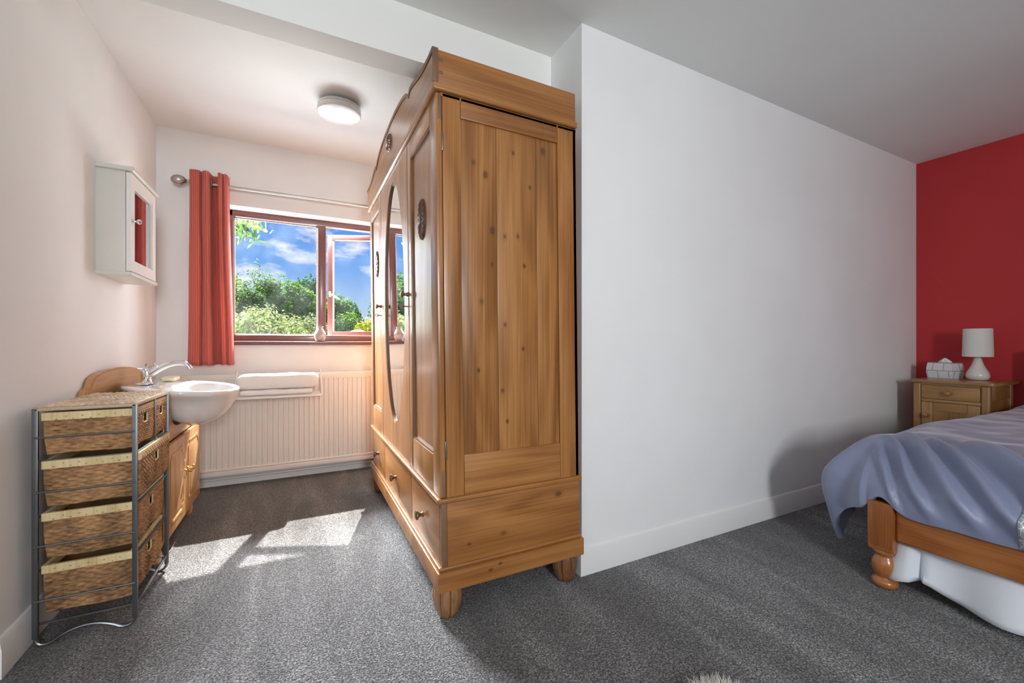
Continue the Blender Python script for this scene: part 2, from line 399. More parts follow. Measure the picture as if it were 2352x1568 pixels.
skirting('baseboard_left', [(XL1, YW), (XL0, 1.82), (XWST, 1.82)], 'white skirting board along the left wall behind the wicker drawers')
skirting('baseboard_window', [(XC, YW), (XL1, YW)], 'white skirting board under the radiator')
skirting('baseboard_right', [(XR, YR), (XC, YR), (XC, YW)], 'white skirting board along the plain white wall beside the bed')
skirting('baseboard_red', [(XR, YS), (XR, YR)], 'white skirting board along the red wall')

# ------------------------------------------------------------------ window
def window():
    w = bpy.data.objects.new('window_1', None); COL.objects.link(w); loc = Vector((.17, 3.70, 1.0)); w.location = loc; ROOT[w.name] = loc
    w['kind'] = 'structure'; w['label'] = 'brown red painted timber window with an open right casement'; w['category'] = 'window'
    y0, y1 = 3.71, 3.775
    obj('frame_rail', B((OX0, y0, 1.945), (OX1, y1, OZ1), .006), MFRAME, w)
    obj('frame_rail', B((OX0, y0, 1.018), (OX1, y1, 1.066), .006), MFRAME, w)
    obj('frame_post', B((OX0, y0, 1.018), (-.432, y1, OZ1), .006), MFRAME, w)
    obj('frame_post', B((.785, y0, 1.018), (OX1, y1, OZ1), .006), MFRAME, w)
    obj('mullion', B((.135, y0 - .004, 1.06), (.197, y1, 1.95), .008), MFRAME, w)
    bead = plain('glazing_bead', (.62, .50, .42), .5, var=.1)
    for a, b in (((-.432, 3.738, 1.066), (-.424, 3.75, 1.945)), ((.127, 3.738, 1.066), (.135, 3.75, 1.945)), ((-.432, 3.738, 1.937), (.135, 3.75, 1.945)), ((-.432, 3.738, 1.066), (.135, 3.75, 1.074))):
        obj('glazing_bead', B(a, b, .002), bead, w)
    obj('pane', B((-.432, 3.746, 1.066), (.135, 3.749, 1.945)), GLASS, w)
    obj('sill', B((OX0 - .02, 3.545, .998), (OX1 + .02, 3.712, 1.018), .006), MFRAME, w)
    obj('sill_nosing', B((OX0 - .02, 3.548, .990), (OX1 + .02, 3.60, .999), .003), MFRAME, w)
    # casement hinged on the right, swung outwards
    hx, hy, ang = .790, 3.778, math.radians(-24)
    R = Matrix.Translation((hx, hy, 0)) @ Matrix.Rotation(ang, 4, 'Z')
    wd, z0, z1, st, th = .620, 1.058, 1.957, .048, .045
    def sb(a, b, bev):
        bm = B(a, b, bev); bmesh.ops.transform(bm, matrix=R, verts=bm.verts); return bm
    sash = obj('casement', sb((-wd, 0, z0), (-wd + st, th, z1), .006), MFRAME, w)
    obj('casement_stile', sb((-st, 0, z0), (0, th, z1), .006), MFRAME, sash)
    obj('casement_rail', sb((-wd + st, 0, z1 - st), (-st, th, z1), .006), MFRAME, sash)
    obj('casement_rail', sb((-wd + st, 0, z0), (-st, th, z0 + st), .006), MFRAME, sash)
    obj('pane', sb((-wd + st, .02, z0 + st), (-st, .023, z1 - st), 0), GLASS, sash)
    bm = B((-wd + .018, -.012, 1.41), (-wd + .036, 0, 1.46), .003); box(bm, (-wd + .02, -.03, 1.43), (-wd + .034, -.008, 1.444), .004)
    tube([(-wd + .027, -.03, 1.437), (-wd + .05, -.034, 1.430), (-wd + .12, -.036, 1.385)], [.007, .007, .005], 10, bm)
    bmesh.ops.transform(bm, matrix=R, verts=bm.verts)
    o = obj('handle', bm, plain('pale_brass_handle', (.78, .66, .50), .25, .6), sash); o['label'] = 'pale brass casement handle'
window()
struct('trim_2', B((-1.6, YW + .26, 2.50), (2.2, 4.36, 2.58), .004), SKIRT, 'white roof eaves board outside above the window', 'eaves')
def plain_window(name, x0, x1, z0, z1, c, axis, label):
    w = bpy.data.objects.new(name, None); COL.objects.link(w)
    loc = Vector(((x0 + x1) / 2, c, z0)) if axis == 'y' else Vector((c, (x0 + x1) / 2, z0))
    w.location = loc; ROOT[w.name] = loc; w['kind'] = 'structure'; w['label'] = label; w['category'] = 'window'
    def bb(a0, a1, h0, h1):
        return B((a0, c - .03, h0), (a1, c + .03, h1), .005) if axis == 'y' else B((c - .03, a0, h0), (c + .03, a1, h1), .005)
    for r in ((x0, x0 + .05, z0, z1), (x1 - .05, x1, z0, z1)): obj('frame_post', bb(*r), MFRAME, w)
    for r in ((x0, x1, z0, z0 + .05), (x0, x1, z1 - .05, z1)): obj('frame_rail', bb(*r), MFRAME, w)
plain_window('window_2', -.17, .67, .92, 2.14, YS - .1, 'y', 'narrow brown framed window in the rear wall')
plain_window('window_3', -1.3, .1, .85, 2.12, XWST - .12, 'x', 'wide brown framed window in the side wall')

# ------------------------------------------------------------------ wardrobe
def wardrobe():
    loc = Vector((.76, 2.225, 0))
    t = thing('wardrobe', 'tall antique pine wardrobe with oval mirror and arched crown', 'wardrobe', loc)
    lean = lambda c: Vector((c.x - .012 * max(0, c.z - .19), c.y, c.z))
    kn = [(x - .012 * (z - .19) * 0 - loc.x, -.763, z, r) for x, z, r in ((.580, 1.674, .010), (.628, 1.636, .012), (.657, 1.43, .013), (.709, 1.413, .009), (.766, 1.42, .009), (.612, 1.159, .010), (.711, 1.073, .008), (.745, 1.742, .008), (.795, 1.306, .007), (.880, 1.776, .012), (.70, .82, .008), (.655, 1.30, .006), (.82, 1.62, .006), (.60, .90, .007), (.79, .98, .006), (.72, .70, .006))]
    SV = pine('wardrobe_pine_upright', 'z', PD, PM, PL, spots=False)
    SP = pine('wardrobe_pine_panel', 'z', tuple(c * .9 for c in PD), tuple(c * .92 for c in PM), PL, knots=kn, spots=False)
    SX = pine('wardrobe_pine_rail', 'x', PD, PM, PL, knots=[(.19, -.765, .385, .014), (-.06, -.765, .275, .010), (-.2, -.765, .262, .006), (-.08, -.78, .17, .006), (-.12, -.78, .155, .006)], spots=False)
    SY = pine('wardrobe_pine_front', 'y', PD, PM, PL)
    FV = pine('wardrobe_pine_door', 'z', PD, PM, PL, rough=.30, coat=.4, spots=False, bs=.03)
    Y0, Y1 = 1.452, 2.995
    G1, G2 = 1.900, 2.560
    def part(name, bm, m, p=None, ang=40): return obj(name, bm, m, p or t, ang, warp=lean)
    # plinth, drawers, waist
    part('plinth', B((.438, Y0 - .014, .114), (1.070, Y1 + .010, .186), .006), SX)
    part('plinth_moulding', B((.444, Y0 - .006, .186), (1.064, Y1 + .006, .200), .006, 3), SX)
    part('lower_side', B((.478, Y0, .190), (1.058, Y0 + .018, .428), .002), SX)
    part('lower_side', B((.478, Y1 - .018, .190), (1.058, Y1, .428), .002), SX)
    for y in (Y0, Y1 - .018): part('corner_strip', B((.456, y, .198), (.478, y + .018, .428), .002), EDGEW)
    part('waist_moulding', B((.441, Y0 - .010, .428), (1.066, Y1 + .010, .446), .007, 3), SX)
    edges = [Y0 + .018, G1 - .012, G2 - .020, Y1 - .018]
    for k in range(3):
        a, b = edges[k] + .002, edges[k + 1] - .002
        d = part('drawer', B((.455, a, .202), (.475, b, .426), .003), SY)
        c = ((.455 - .030), (1.700, 2.232, 2.765)[k], .303)
        bm = lathe([(.0, 0), (.012, 0), (.019, .004), (.019, .009), (.009, .015), (.007, .024), (.011, .031)], (c[0] - .002, c[1], c[2]), 20, 'x')
        k_ = part('knob', bm, OLDBR, d); k_['label'] = 'small dark turned drawer knob'
    # carcass
    part('back_panel', B((1.040, Y0, .446), (1.056, Y1, 1.896), .001), SV)
    part('top_board', B((.47, Y0, 1.884), (1.056, Y1, 1.896), .001), SY)
    part('inner_divider', B((.478, G1 - .01, .446), (1.04, G1 + .01, 1.884)), SV)
    part('inner_divider', B((.478, G2 - .01, .446), (1.04, G2 + .01, 1.884)), SV)
    for y0, near in ((Y0, True), (Y1 - .020, False)):
        y1 = y0 + .020
        part('side_stile', B((.4765, y0, .446), (.545, y1, 1.896), .0025), SV)
        part('side_stile', B((.965, y0, .446), (1.056, y1, 1.896), .0025), SV)
        part('side_rail', B((.546, y0, 1.822), (.964, y1, 1.896), .0025), SX)
        part('side_rail', B((.546, y0, .446), (.964, y1, .592), .0025), SX)
        seams = [.546, .690, .865, .964]
        yp = (y0 + .007, y1 - .003) if near else (y0 + .003, y1 - .007)
        for a, b in zip(seams[:-1], seams[1:]):
            part('plank', B((a + .0006, yp[0], .590), (b - .0006, yp[1], 1.824), .0012), SP)
    # doors
    def door(y0, y1, kind):
        x0, x1 = .4535, .4745; z0, z1 = .449, 1.893
        sw = .085; zr0, zr1 = .586, 1.812
        if kind == 'panel':
            d = part('door', B((x0, y0, z0), (x1, y0 + sw, z1), .003), FV)
            part('door_stile', B((x0, y1 - .052, z0), (x1, y1, z1), .003), FV, d)
            part('door_rail', B((x0, y0 + sw, zr1), (x1, y1 - .052, z1), .003), FV, d)
            part('door_rail', B((x0, y0 + sw, z0), (x1, y1 - .052, zr0), .003), FV, d)
            part('door_panel', B((x0 + .011, y0 + sw - .004, zr0 - .004), (x1 - .003, y1 - .048, zr1 + .004)), FV, d)
            m0 = [(y0 + sw, zr0), (y1 - .052, zr0), (y1 - .052, zr1), (y0 + sw, zr1)]
            m1 = [(y0 + sw + .008, zr0 + .008), (y1 - .06, zr0 + .008), (y1 - .06, zr1 - .008), (y0 + sw + .008, zr1 - .008)]
            part('panel_moulding', holed(m0, m1, x0 + .003, x0 + .011), EDGEW, d)
        else:
            n = 72; cy, cz, a, b = 2.232, 1.212, .250, .622
            # outer loop follows the rectangle
            inner, outer = [], []
            for i in range(n):
                th = 2 * PI * i / n; c, s = math.cos(th), math.sin(th)
                inner.append((cy + a * c, cz + b * s))
                hy = (y1 - y0) / 2; my = (y0 + y1) / 2; hz = (z1 - z0) / 2; mz = (z0 + z1) / 2
                ky = hy / max(1e-6, abs(c)); kz = hz / max(1e-6, abs(s)); k = min(ky, kz)
                outer.append((my + c * k, mz + s * k))
            for (oy, oz) in ((y0, z0), (y1, z0), (y1, z1), (y0, z1)):
                i = min(range(n), key=lambda q: (outer[q][0] - oy) ** 2 + (outer[q][1] - oz) ** 2); outer[i] = (oy, oz)
            d = part('door', holed(outer, inner, x0, x1), FV, ang=30)
            rim = [(cy + (a + .001) * math.cos(2 * PI * i / n), cz + (b + .001) * math.sin(2 * PI * i / n)) for i in range(n)]
            rin = [(cy + (a - .006) * math.cos(2 * PI * i / n), cz + (b - .006) * math.sin(2 * PI * i / n)) for i in range(n)]
            part('mirror_bead', holed(rim, rin, x0 + .002, x0 + .012), EDGEW, d)
            mm = plain('silvered_mirror', (.90, .92, .91), .015, 1.0)
            bm = bmesh.new(); rings = []
            for (f, dx) in ((1.0, .0125), (.93, .0095), (0.0001, .0095)):
                rings.append([bm.verts.new((x0 + dx, cy + a * math.cos(2 * PI * i / n) * (f if f < .9 else 1 - (1 - f) * .25 / .25), cz + (b - (1 - f) * a) * math.sin(2 * PI * i / n) if f > .5 else cz)) for i in range(n)])
            for k in range(2):
                for i in range(n):
                    j = (i + 1) % n
                    bm.faces.new((rings[k][i], rings[k + 1][i], rings[k + 1][j], rings[k][j]))
            bmesh.ops.remove_doubles(bm, verts=bm.verts, dist=1e-4)
            bmesh.ops.recalc_face_normals(bm, faces=bm.faces)
            mo = part('mirror', bm, mm, d, 4); mo['label'] = 'bevelled oval mirror set in the middle door'
        return d
    def rosette(d, cy, cz, hy, hz, x):
        n = 96; bm = bmesh.new(); rings = []
        for f, h in ((1, 0), (.97, .006), (.80, .010), (.50, .008), (.30, .006), (.24, .011), (.10, .013), (.001, .013)):
            ring = []
            for i in range(n):
                a = 2 * PI * i / n
                pet = 1 + (.012 * math.cos(16 * a) if f > .6 else 0)
                hh = h + (.0025 * math.cos(16 * a) if .25 < f < .95 else 0)
                ring.append(bm.verts.new((x - hh, cy + hy * f * pet * math.cos(a), cz + hz * f * pet * math.sin(a))))
            rings.append(ring)
        for k in range(len(rings) - 1):
            for i in range(n):
                j = (i + 1) % n; bm.faces.new((rings[k][i], rings[k][j], rings[k + 1][j], rings[k + 1][i]))
        bmesh.ops.recalc_face_normals(bm, faces=bm.faces)
        r = part('carved_rosette', bm, DARKW, d, 60); r['label'] = 'dark carved oval rosette'
    d1 = door(Y0, G1 - .003, 'panel'); d2 = door(G1 + .003, G2 - .003, 'mirror'); d3 = door(G2 + .003, Y1, 'panel')
    rosette(d1, 1.690, 1.505, .048, .084, .4645); rosette(d3, 2.775, 1.505, .048, .084, .4645)
    for d, y in ((d2, G1 + .006), (d3, G2 + .028)):
        bm = lathe([(.0, 0), (.010, 0), (.015, .004), (.015, .008), (.007, .013), (.006, .024), (.010, .030), (.010, .034)], (.4535 - .034, y, 1.222), 18, 'x')
        k_ = part('door_knob', bm, OLDBR, d); k_['label'] = 'small dark turned door knob'
        bm = tube([(.4535, y, 1.168), (.426, y, 1.168)], .0025, 8)
        tube([(.426 + .010 * math.cos(a), y, 1.168 + .007 * math.sin(a)) for a in [2 * PI * i / 14 for i in range(14)]], .0018, 6, bm, closed=True, up=(0, 1, 0))
        part('key', bm, OLDBR, d)
        bm = bmesh.new()
        esc = [(y - .003, 1.128), (y + .003, 1.128), (y + .009, 1.142), (y + .005, 1.155), (y + .010, 1.168), (y + .005, 1.180), (y + .009, 1.194), (y + .003, 1.206), (y - .003, 1.206), (y - .009, 1.194), (y - .005, 1.180), (y - .010, 1.168), (y - .005, 1.155), (y - .009, 1.142)]
        part('keyhole_plate', prism(esc, .4520, .4536, 'x'), OLDBR, d)
    for z in (1.722, .616):
        h = part('hinge', B((.4725, Y0 - .004, z - .033), (.4790, Y0 + .002, z + .033), .002), IRON); h['label'] = 'dark iron butt hinge'
    for z0, z1 in ((1.80, 1.89), (.452, .545)):
        part('hinge_patch', B((.4600, Y0 - .0008, z0), (.4740, Y0 + .001, z1), .0004), EDGEW)
    # cornice and crown
    part('cornice_moulding', B((.440, Y0 - .016, 1.896), (1.056, Y1 + .014, 1.922), .008, 3), SX)
    zc0 = 1.922
    part('crown_side', B((.4605, Y0 - .008, zc0), (1.050, Y0 + .012, 2.040), .002), SX)
    part('crown_side', B((.4605, Y1 - .012, zc0), (1.050, Y1 + .008, 2.040), .002), SX)
    for z in (1.962, 2.006):
        part('dovetail', B((.4595, Y0 - .0088, z - .006), (.479, Y0 - .004, z + .006), .0005), EDGEW)
    half = [(0, 2.128), (.12, 2.126), (.22, 2.118), (.31, 2.104), (.365, 2.088), (.395, 2.070), (.412, 2.060), (.418, 2.052), (.424, 2.064), (.440, 2.075), (.470, 2.073), (.52, 2.062), (.58, 2.048), (.65, 2.038), (.72, 2.034), (.775, 2.036)]
    cy = 2.2235; hw = (Y1 - Y0) / 2 + .009
    half = [(a * hw / .775, z) for a, z in half]
    topl = [(cy - a, z) for a, z in reversed(half)] + [(cy + a, z) for a, z in half[1:]]
    poly = [(cy + hw, zc0), (cy - hw, zc0)] + topl
    cb = part('crown_board', prism(poly, .4425, .4605, 'x'), SY, ang=25)
    # dark moulded edge following the crown
    bm = bmesh.new(); rings = []
    for k, (y, z) in enumerate(topl):
        rings.append([bm.verts.new((x, y, z + dz)) for x, dz in ((.4400, -.010), (.4375, .002), (.4400, .009), (.4620, .009), (.4620, -.004), (.4400, -.004))])
    for k in range(len(rings) - 1):
        for i in range(6):
            j = (i + 1) % 6; bm.faces.new((rings[k][i], rings[k][j], rings[k + 1][j], rings[k + 1][i]))
    bm.faces.new(rings[0]); bm.faces.new(rings[-1]); bmesh.ops.recalc_face_normals(bm, faces=bm.faces)
    part('crown_edge', bm, EDGEW, cb, 50)
    part('crown_end_strip', B((.440, Y0 - .0125, zc0), (.4605, Y0 - .006, 2.036), .001), EDGEW, cb)
    rosette(cb, 2.235, 2.045 - .004, .056, .042, .4425)
    # bulb feet with carved grooves
    fm = pine('wardrobe_foot_wood', 'z', (.06, .03, .016), (.22, .10, .04), (.36, .19, .085), rough=.4)
    prof = [(.028, 0), (.034, .004), (.044, .024), (.052, .052), (.0555, .076), (.053, .100), (.048, .116)]
    fl = lambda a, h: 1 - .16 * max(0, math.cos(8 * a + .6)) ** 9
    for x, y in ((.492, 1.497), (1.012, 1.497), (.492, 2.945), (1.012, 2.945)):
        part('foot', lathe(prof, (x, y, 0), 72, 'z', flute=fl), fm)
wardrobe()

# ------------------------------------------------------------------ wicker drawer tower
def tint_layer(o, colf):
    me = o.data; a = me.color_attributes.new('tint', 'FLOAT_COLOR', 'POINT')
    for i, v in enumerate(me.vertices): a.data[i].color = (*colf(v.co, i), 1)
WICK = attr_mat('seagrass_weave', .75)
RIMM = pine('pale_cane_binding', 'z', (.50, .37, .17), (.68, .53, .28), (.78, .64, .38), rough=.6, coat=0, spots=False)
def weave(o0, eu, ev, en, wu, wv, pitch=.019, row=.0072, amp=.0022, skip=None):
    """woven panel: origin, width dir, height dir, normal; returns bm"""
    o0, eu, ev, en = Vector(o0), Vector(eu), Vector(ev), Vector(en)
    nu = max(4, int(wu / pitch * 5)); nv = max(4, int(wv / row * 4))
    def f(a, b):
        s, r = a * wu, b * wv; k = math.floor(r / row - 1e-6); fr = r / row - k
        prof = math.sqrt(max(0, math.sin(PI * min(1, max(0, fr)))))
        wob = .25 * noise.noise(Vector((s * 40, k * .7, wu * 9))) + .5 * noise.noise(Vector((k * 5.37 + wu * 3, .3, .7)))
        d = amp * (math.sin(PI * (s / pitch + k + wob)) * .75 + .5) * prof
        edge = min(1, min(a, 1 - a) * 14)
        return o0 + eu * s + ev * r + en * d * edge
    return grid(f, nu, nv, None, skip)
def straw(base, amt, seed):
    def c(co, i):
        n = noise.noise(Vector((co.x * 60 + seed, co.y * 60, co.z * 160))) * .5 + noise.noise(Vector((co.x * 14, co.y * 14 + seed, co.z * 9))) * .5
        k = 1 + amt * n * 1.7
        return tuple(max(.01, b * k) for b in base)
    return c
def wicker_tower():
    X0, X1, Y0, Y1 = -.780, -.512, 1.938, 2.350
    t = thing('drawer_tower', 'grey metal rack of woven seagrass basket drawers against the left wall', 'drawer unit', (-.645, 2.145, 0))
    w = .0075
    # flat bar uprights
    for x in (X0 + w, X1 - w):
        for y in (Y0 + .005, Y1 - .005):
            obj('upright', B((x - w, y - .005, .030), (x + w, y + .005, .786), .002), IRON, t)
    # wave-shaped runners joining the uprights at the floor, near side and far side
    for y in (Y0 + .005, Y1 - .005):
        pts = []
        a, b = X0 + w, X1 - w
        for i in range(7): th = PI / 2 * i / 6; pts.append((a + .022 * (1 - math.cos(th)), y, .030 - .024 * math.sin(th)))
        for i in range(1, 20):
            f = i / 20; pts.append((a + .022 + (b - a - .044) * f, y, .006 + .034 * math.sin(PI * min(1, max(0, (f - .08) / .84))) ** .8))
        for i in range(7): th = PI / 2 * (1 - i / 6); pts.append((b - .022 * (1 - math.cos(th)), y, .030 - .024 * math.sin(th)))
        obj('floor_runner', tube(pts, .0052, 8, None, 1.3), IRON, t)
    tops = [.770, .609, .436, .262]; bots = [.632, .458, .282, .100]
    for z in (.690, .509, .332, .152):
        obj('side_rod', tube([(X0 + .006, Y0 - .001, z), (X1 - .006, Y0 - .001, z)], .0032, 8), IRON, t)
        obj('side_rod', tube([(X0 + .006, Y1 + .001, z), (X1 - .006, Y1 + .001, z)], .0032, 8), IRON, t)
    for z in (.612, .428, .250, .072):
        obj('front_rail', B((X1 - .010, Y0 + .01, z - .008), (X1 - .004, Y1 - .01, z + .002), .001), IRON, t)
        for y in (Y0 + .014, Y1 - .020): obj('runner', B((X0 + .01, y, z - .006), (X1 - .01, y + .008, z), .001), IRON, t)
    obj('centre_rod', B((X1 - .008, 2.166, .612), (X1 - .003, 2.174, .780), .001), IRON, t)
    # woven top
    bm = weave((X0 + .004, Y0, .789), (1, 0, 0), (0, 1, 0), (0, 0, 1), X1 - X0 - .006, Y1 - Y0, .020, .011, .006)
    bmesh.ops.recalc_face_normals(bm, faces=bm.faces)
    box(bm, (X0 + .004, Y0, .776), (X1 - .002, Y1, .7885), .004)
    o = obj('woven_top', bm, WICK, t, 80); tint_layer(o, straw((.56, .42, .30), .45, 3))
    seed = 11
    def basket(y0, y1, z0, z1, dx):
        nonlocal seed; seed += 5
        x0, x1 = X0 + .024 , X1 - .012 + dx
        hh = z1 - z0 - .008
        ym = (y0 + y1) / 2; hw = .023
        cut = lambda a, b: abs(y0 + a * (y1 - y0) - ym) < hw and .56 < b < .80
        cutn = lambda a, b: False
        bm = weave((x0, y0, z0), (1, 0, 0), (0, 0, 1), (0, -1, 0), x1 - x0, hh, .0205, .0085, .0045)
        bm2 = weave((x1, y0, z0), (0, 1, 0), (0, 0, 1), (1, 0, 0), y1 - y0, hh, .0125, .0080, .0040, cut)
        me = bpy.data.meshes.new('tmp'); bm2.to_mesh(me); bm.from_mesh(me)
        for p_, eu, en, w_ in (((x0, y1, z0), (1, 0, 0), (0, 1, 0), x1 - x0), ((x0, y0, z0), (0, 1, 0), (-1, 0, 0), y1 - y0)):
            bm2.clear(); b3 = weave(p_, eu, (0, 0, 1), en, w_, hh, .03, .012, .002); b3.to_mesh(me); bm.from_mesh(me); b3.free()
        bm2.free(); bpy.data.meshes.remove(me)
        # inner lining and bottom give the wall its thickness
        q = .005
        a = [bm.verts.new(p) for p in ((x0 + q, y0 + q, z0 + hh), (x1 - q, y0 + q, z0 + hh), (x1 - q, y1 - q, z0 + hh), (x0 + q, y1 - q, z0 + hh), (x0, y0, z0), (x1, y0, z0), (x1, y1, z0), (x0, y1, z0), (x0 + q, y0 + q, z0 + .005), (x1 - q, y0 + q, z0 + .005), (x1 - q, y1 - q, z0 + .005), (x0 + q, y1 - q, z0 + .005))]
        bm.faces.new((a[4], a[5], a[6], a[7])); bm.faces.new((a[8], a[9], a[10], a[11]))
        bm.faces.new((a[0], a[1], a[9], a[8])); bm.faces.new((a[2], a[3], a[11], a[10])); bm.faces.new((a[3], a[0], a[8], a[11]))
        # slight belly and sag
        zc = (z0 + z1) / 2
        for v in bm.verts:
            f = (v.co.z - z0) / (z1 - z0); k = 1 - .05 * (1 - f) ** 2 + .012 * math.sin(PI * f)
            v.co.x = x1 + (v.co.x - x1) * (1 - .035 * (1 - f)) + .004 * math.sin(PI * f) * (1 if v.co.x > (x0 + x1) / 2 else -1)
            v.co.z += .002 * math.sin(v.co.x * 31 + seed) * (1 - f) + .003 * math.sin(v.co.y * 27 + seed) * (1 - f)
        b = obj('basket', bm, WICK, t, 80)
        tint_layer(b, straw((.31, .17, .078), .75, seed))
        rim = [(x0 - .004, y0 - .005), (x1 + .004, y0 - .005), (x1 + .004, y1 + .005), (x0 - .004, y1 + .005)]
        rin = [(x0 + .007, y0 + .006), (x1 - .007, y0 + .006), (x1 - .007, y1 - .006), (x0 + .007, y1 - .006)]
        r = obj('rim', holed(rim, rin, z1 - .026, z1, 'z'), RIMM, b); r['label'] = 'pale cane rim binding'
        obj('handle_edge', tube([(x1 + .0035, ym - hw, z0 + .80 * hh), (x1 + .0035, ym - hw * .95, z0 + .58 * hh), (x1 + .0035, ym, z0 + .55 * hh), (x1 + .0035, ym + hw * .95, z0 + .58 * hh), (x1 + .0035, ym + hw, z0 + .80 * hh)], .003, 8, up=(1, 0, 0)), RIMM, b)
    basket(Y0 + .014, 2.160, bots[0], tops[0], .0); basket(2.180, Y1 - .014, bots[0], tops[0], .0)
    basket(Y0 + .014, Y1 - .014, bots[1], tops[1], .012)
    basket(Y0 + .014, Y1 - .040, bots[2], tops[2], -.002)
    basket(Y0 + .014, Y1 - .048, bots[3], tops[3], -.006)
wicker_tower()

# ------------------------------------------------------------------ vanity, basin, tap
def vanity():
    t = thing('vanity_cabinet', 'pine vanity cabinet with arched backboard under the white basin', 'cabinet', (-.68, 2.745, 0))
    V = pine('vanity_pine_upright', 'z', (.34, .16, .055), (.50, .26, .10), (.62, .37, .17), spots=False, rough=.35)
    H = pine('vanity_pine_level', 'y', (.34, .16, .055), (.50, .26, .10), (.62, .37, .17), rough=.35)
    X0, X1, Y0, Y1 = -.800, -.548, 2.392, 3.10
    zt, zd, zb = .735, .530, .105
    obj('side_panel', B((X0, Y0, .085), (X1, Y0 + .018, zt), .002), V, t)
    obj('side_panel', B((X0, Y1 - .018, .085), (X1, Y1, zt), .002), V, t)
    obj('bottom_panel', B((X0, Y0 + .018, .095), (X1 - .004, Y1 - .018, .112)), H, t)
    obj('plinth_panel', B((X1 - .05, Y0 + .018, .03), (X1 - .035, Y1 - .018, .095)), V, t)
    # apron with the scooped cut-out for the bowl
    cy = 2.745; poly = [(Y0, zd + .004), (Y1, zd + .004), (Y1, zt), (cy + .235, zt)]
    for i in range(0, 17):
        a = PI * i / 16; poly.append((cy + .222 * math.copysign(abs(math.cos(a)) ** .7, math.cos(a)), zt - .150 * math.sin(a) ** .8))
    poly += [(cy - .235, zt), (Y0, zt)]
    obj('apron', prism(poly, X1 - .018, X1, 'x'), H, t)
    for a, b in ((Y0 - .012, cy - .262), (cy + .262, Y1 + .012)):
        obj('worktop_piece', B((X0, a, zt), (X1 + .020, b, zt + .026), .010, 3), H, t)
    # doors with raised ogee-cornered panels
    for k, (a, b) in enumerate(((Y0, cy - .0015), (cy + .0015, Y1))):
        d = obj('door', B((X1 + .001, a, zb), (X1 + .019, b, zd), .004), V, t)
        m, c = .055, .028
        y0, y1, z0, z1 = a + m, b - m, zb + m, zd - m
        def octo(e):
            p = []
            for (yy, zz, sy, sz) in ((y0, z0, 1, 1), (y1, z0, -1, 1), (y1, z1, -1, -1), (y0, z1, 1, -1)):
                yy += e * sy; zz += e * sz
                q = [(yy, zz + c * sz), (yy + c * .45 * sy, zz + c * .75 * sz), (yy + c * .75 * sy, zz + c * .45 * sz), (yy + c * sy, zz)]
                p += q if sy * sz > 0 else q[::-1]
            return p
        obj('door_groove', holed(octo(-.006), octo(.006), X1 + .0185, X1 + .0225), V, d)
        bm = bmesh.new(); r0 = [bm.verts.new((X1 + .0188, *p)) for p in octo(.010)]; r1 = [bm.verts.new((X1 + .0245, *p)) for p in octo(.026)]
        for i in range(len(r0)):
            j = (i + 1) % len(r0); bm.faces.new((r0[i], r0[j], r1[j], r1[i]))
        bm.faces.new(r1); bmesh.ops.recalc_face_normals(bm, faces=bm.faces)
        obj('raised_panel', bm, V, d)
        ky = cy - .028 if k == 0 else cy + .028
        kz = .345
        kb = obj('knob', lathe([(.008, 0), (.005, .004), (.005, .014), (.012, .020), (.015, .027), (.011, .034), (.0, .036)], (X1 + .019, ky, kz), 20, 'x'), BRASS, d); kb['label'] = 'polished brass door knob'
        obj('knob_plate', prism([(ky - .003, kz - .045), (ky + .003, kz - .045), (ky + .009, kz - .025), (ky + .006, kz), (ky + .009, kz + .025), (ky + .003, kz + .045), (ky - .003, kz + .045), (ky - .009, kz + .025), (ky - .006, kz), (ky - .009, kz - .025)], X1 + .0185, X1 + .0205, 'x'), BRASS, d)
    for x, y in ((X1 - .035, Y0 + .04), (X1 - .035, Y1 - .04), (X0 + .04, Y0 + .04), (X0 + .04, Y1 - .04)):
        obj('foot', lathe([(.016, 0), (.024, .01), (.028, .04), (.022, .06), (.026, .085)], (x, y, 0), 20), V, t)
    # arched backboard on the wall
    ya, yb = 2.365, 3.115; pts = []
    h0, h1 = .815, .883
    arch = [(ya, h0 - .03), (ya + .012, h0 - .012), (ya + .05, h0 - .004), (ya + .062, h0 + .012)]
    for i in range(0, 15):
        a = PI * i / 14; arch.append((cy - (cy - ya - .065) * math.cos(a), h0 + .018 + (h1 - h0 - .018) * math.sin(a)))
    arch += [(yb - .062, h0 + .012), (yb - .05, h0 - .004), (yb - .012, h0 - .012), (yb, h0 - .03)]
    poly = [(ya, zt + .01)] + arch + [(yb, zt + .01)]
    bmb = prism(poly, -.815, -.787, 'x'); bmesh.ops.bevel(bmb, geom=[e for e in bmb.edges if all(v.co.x > -.79 for v in e.verts)], offset=.006, segments=2, affect='EDGES')
    obj('backboard', bmb, H, t, 35)
vanity()
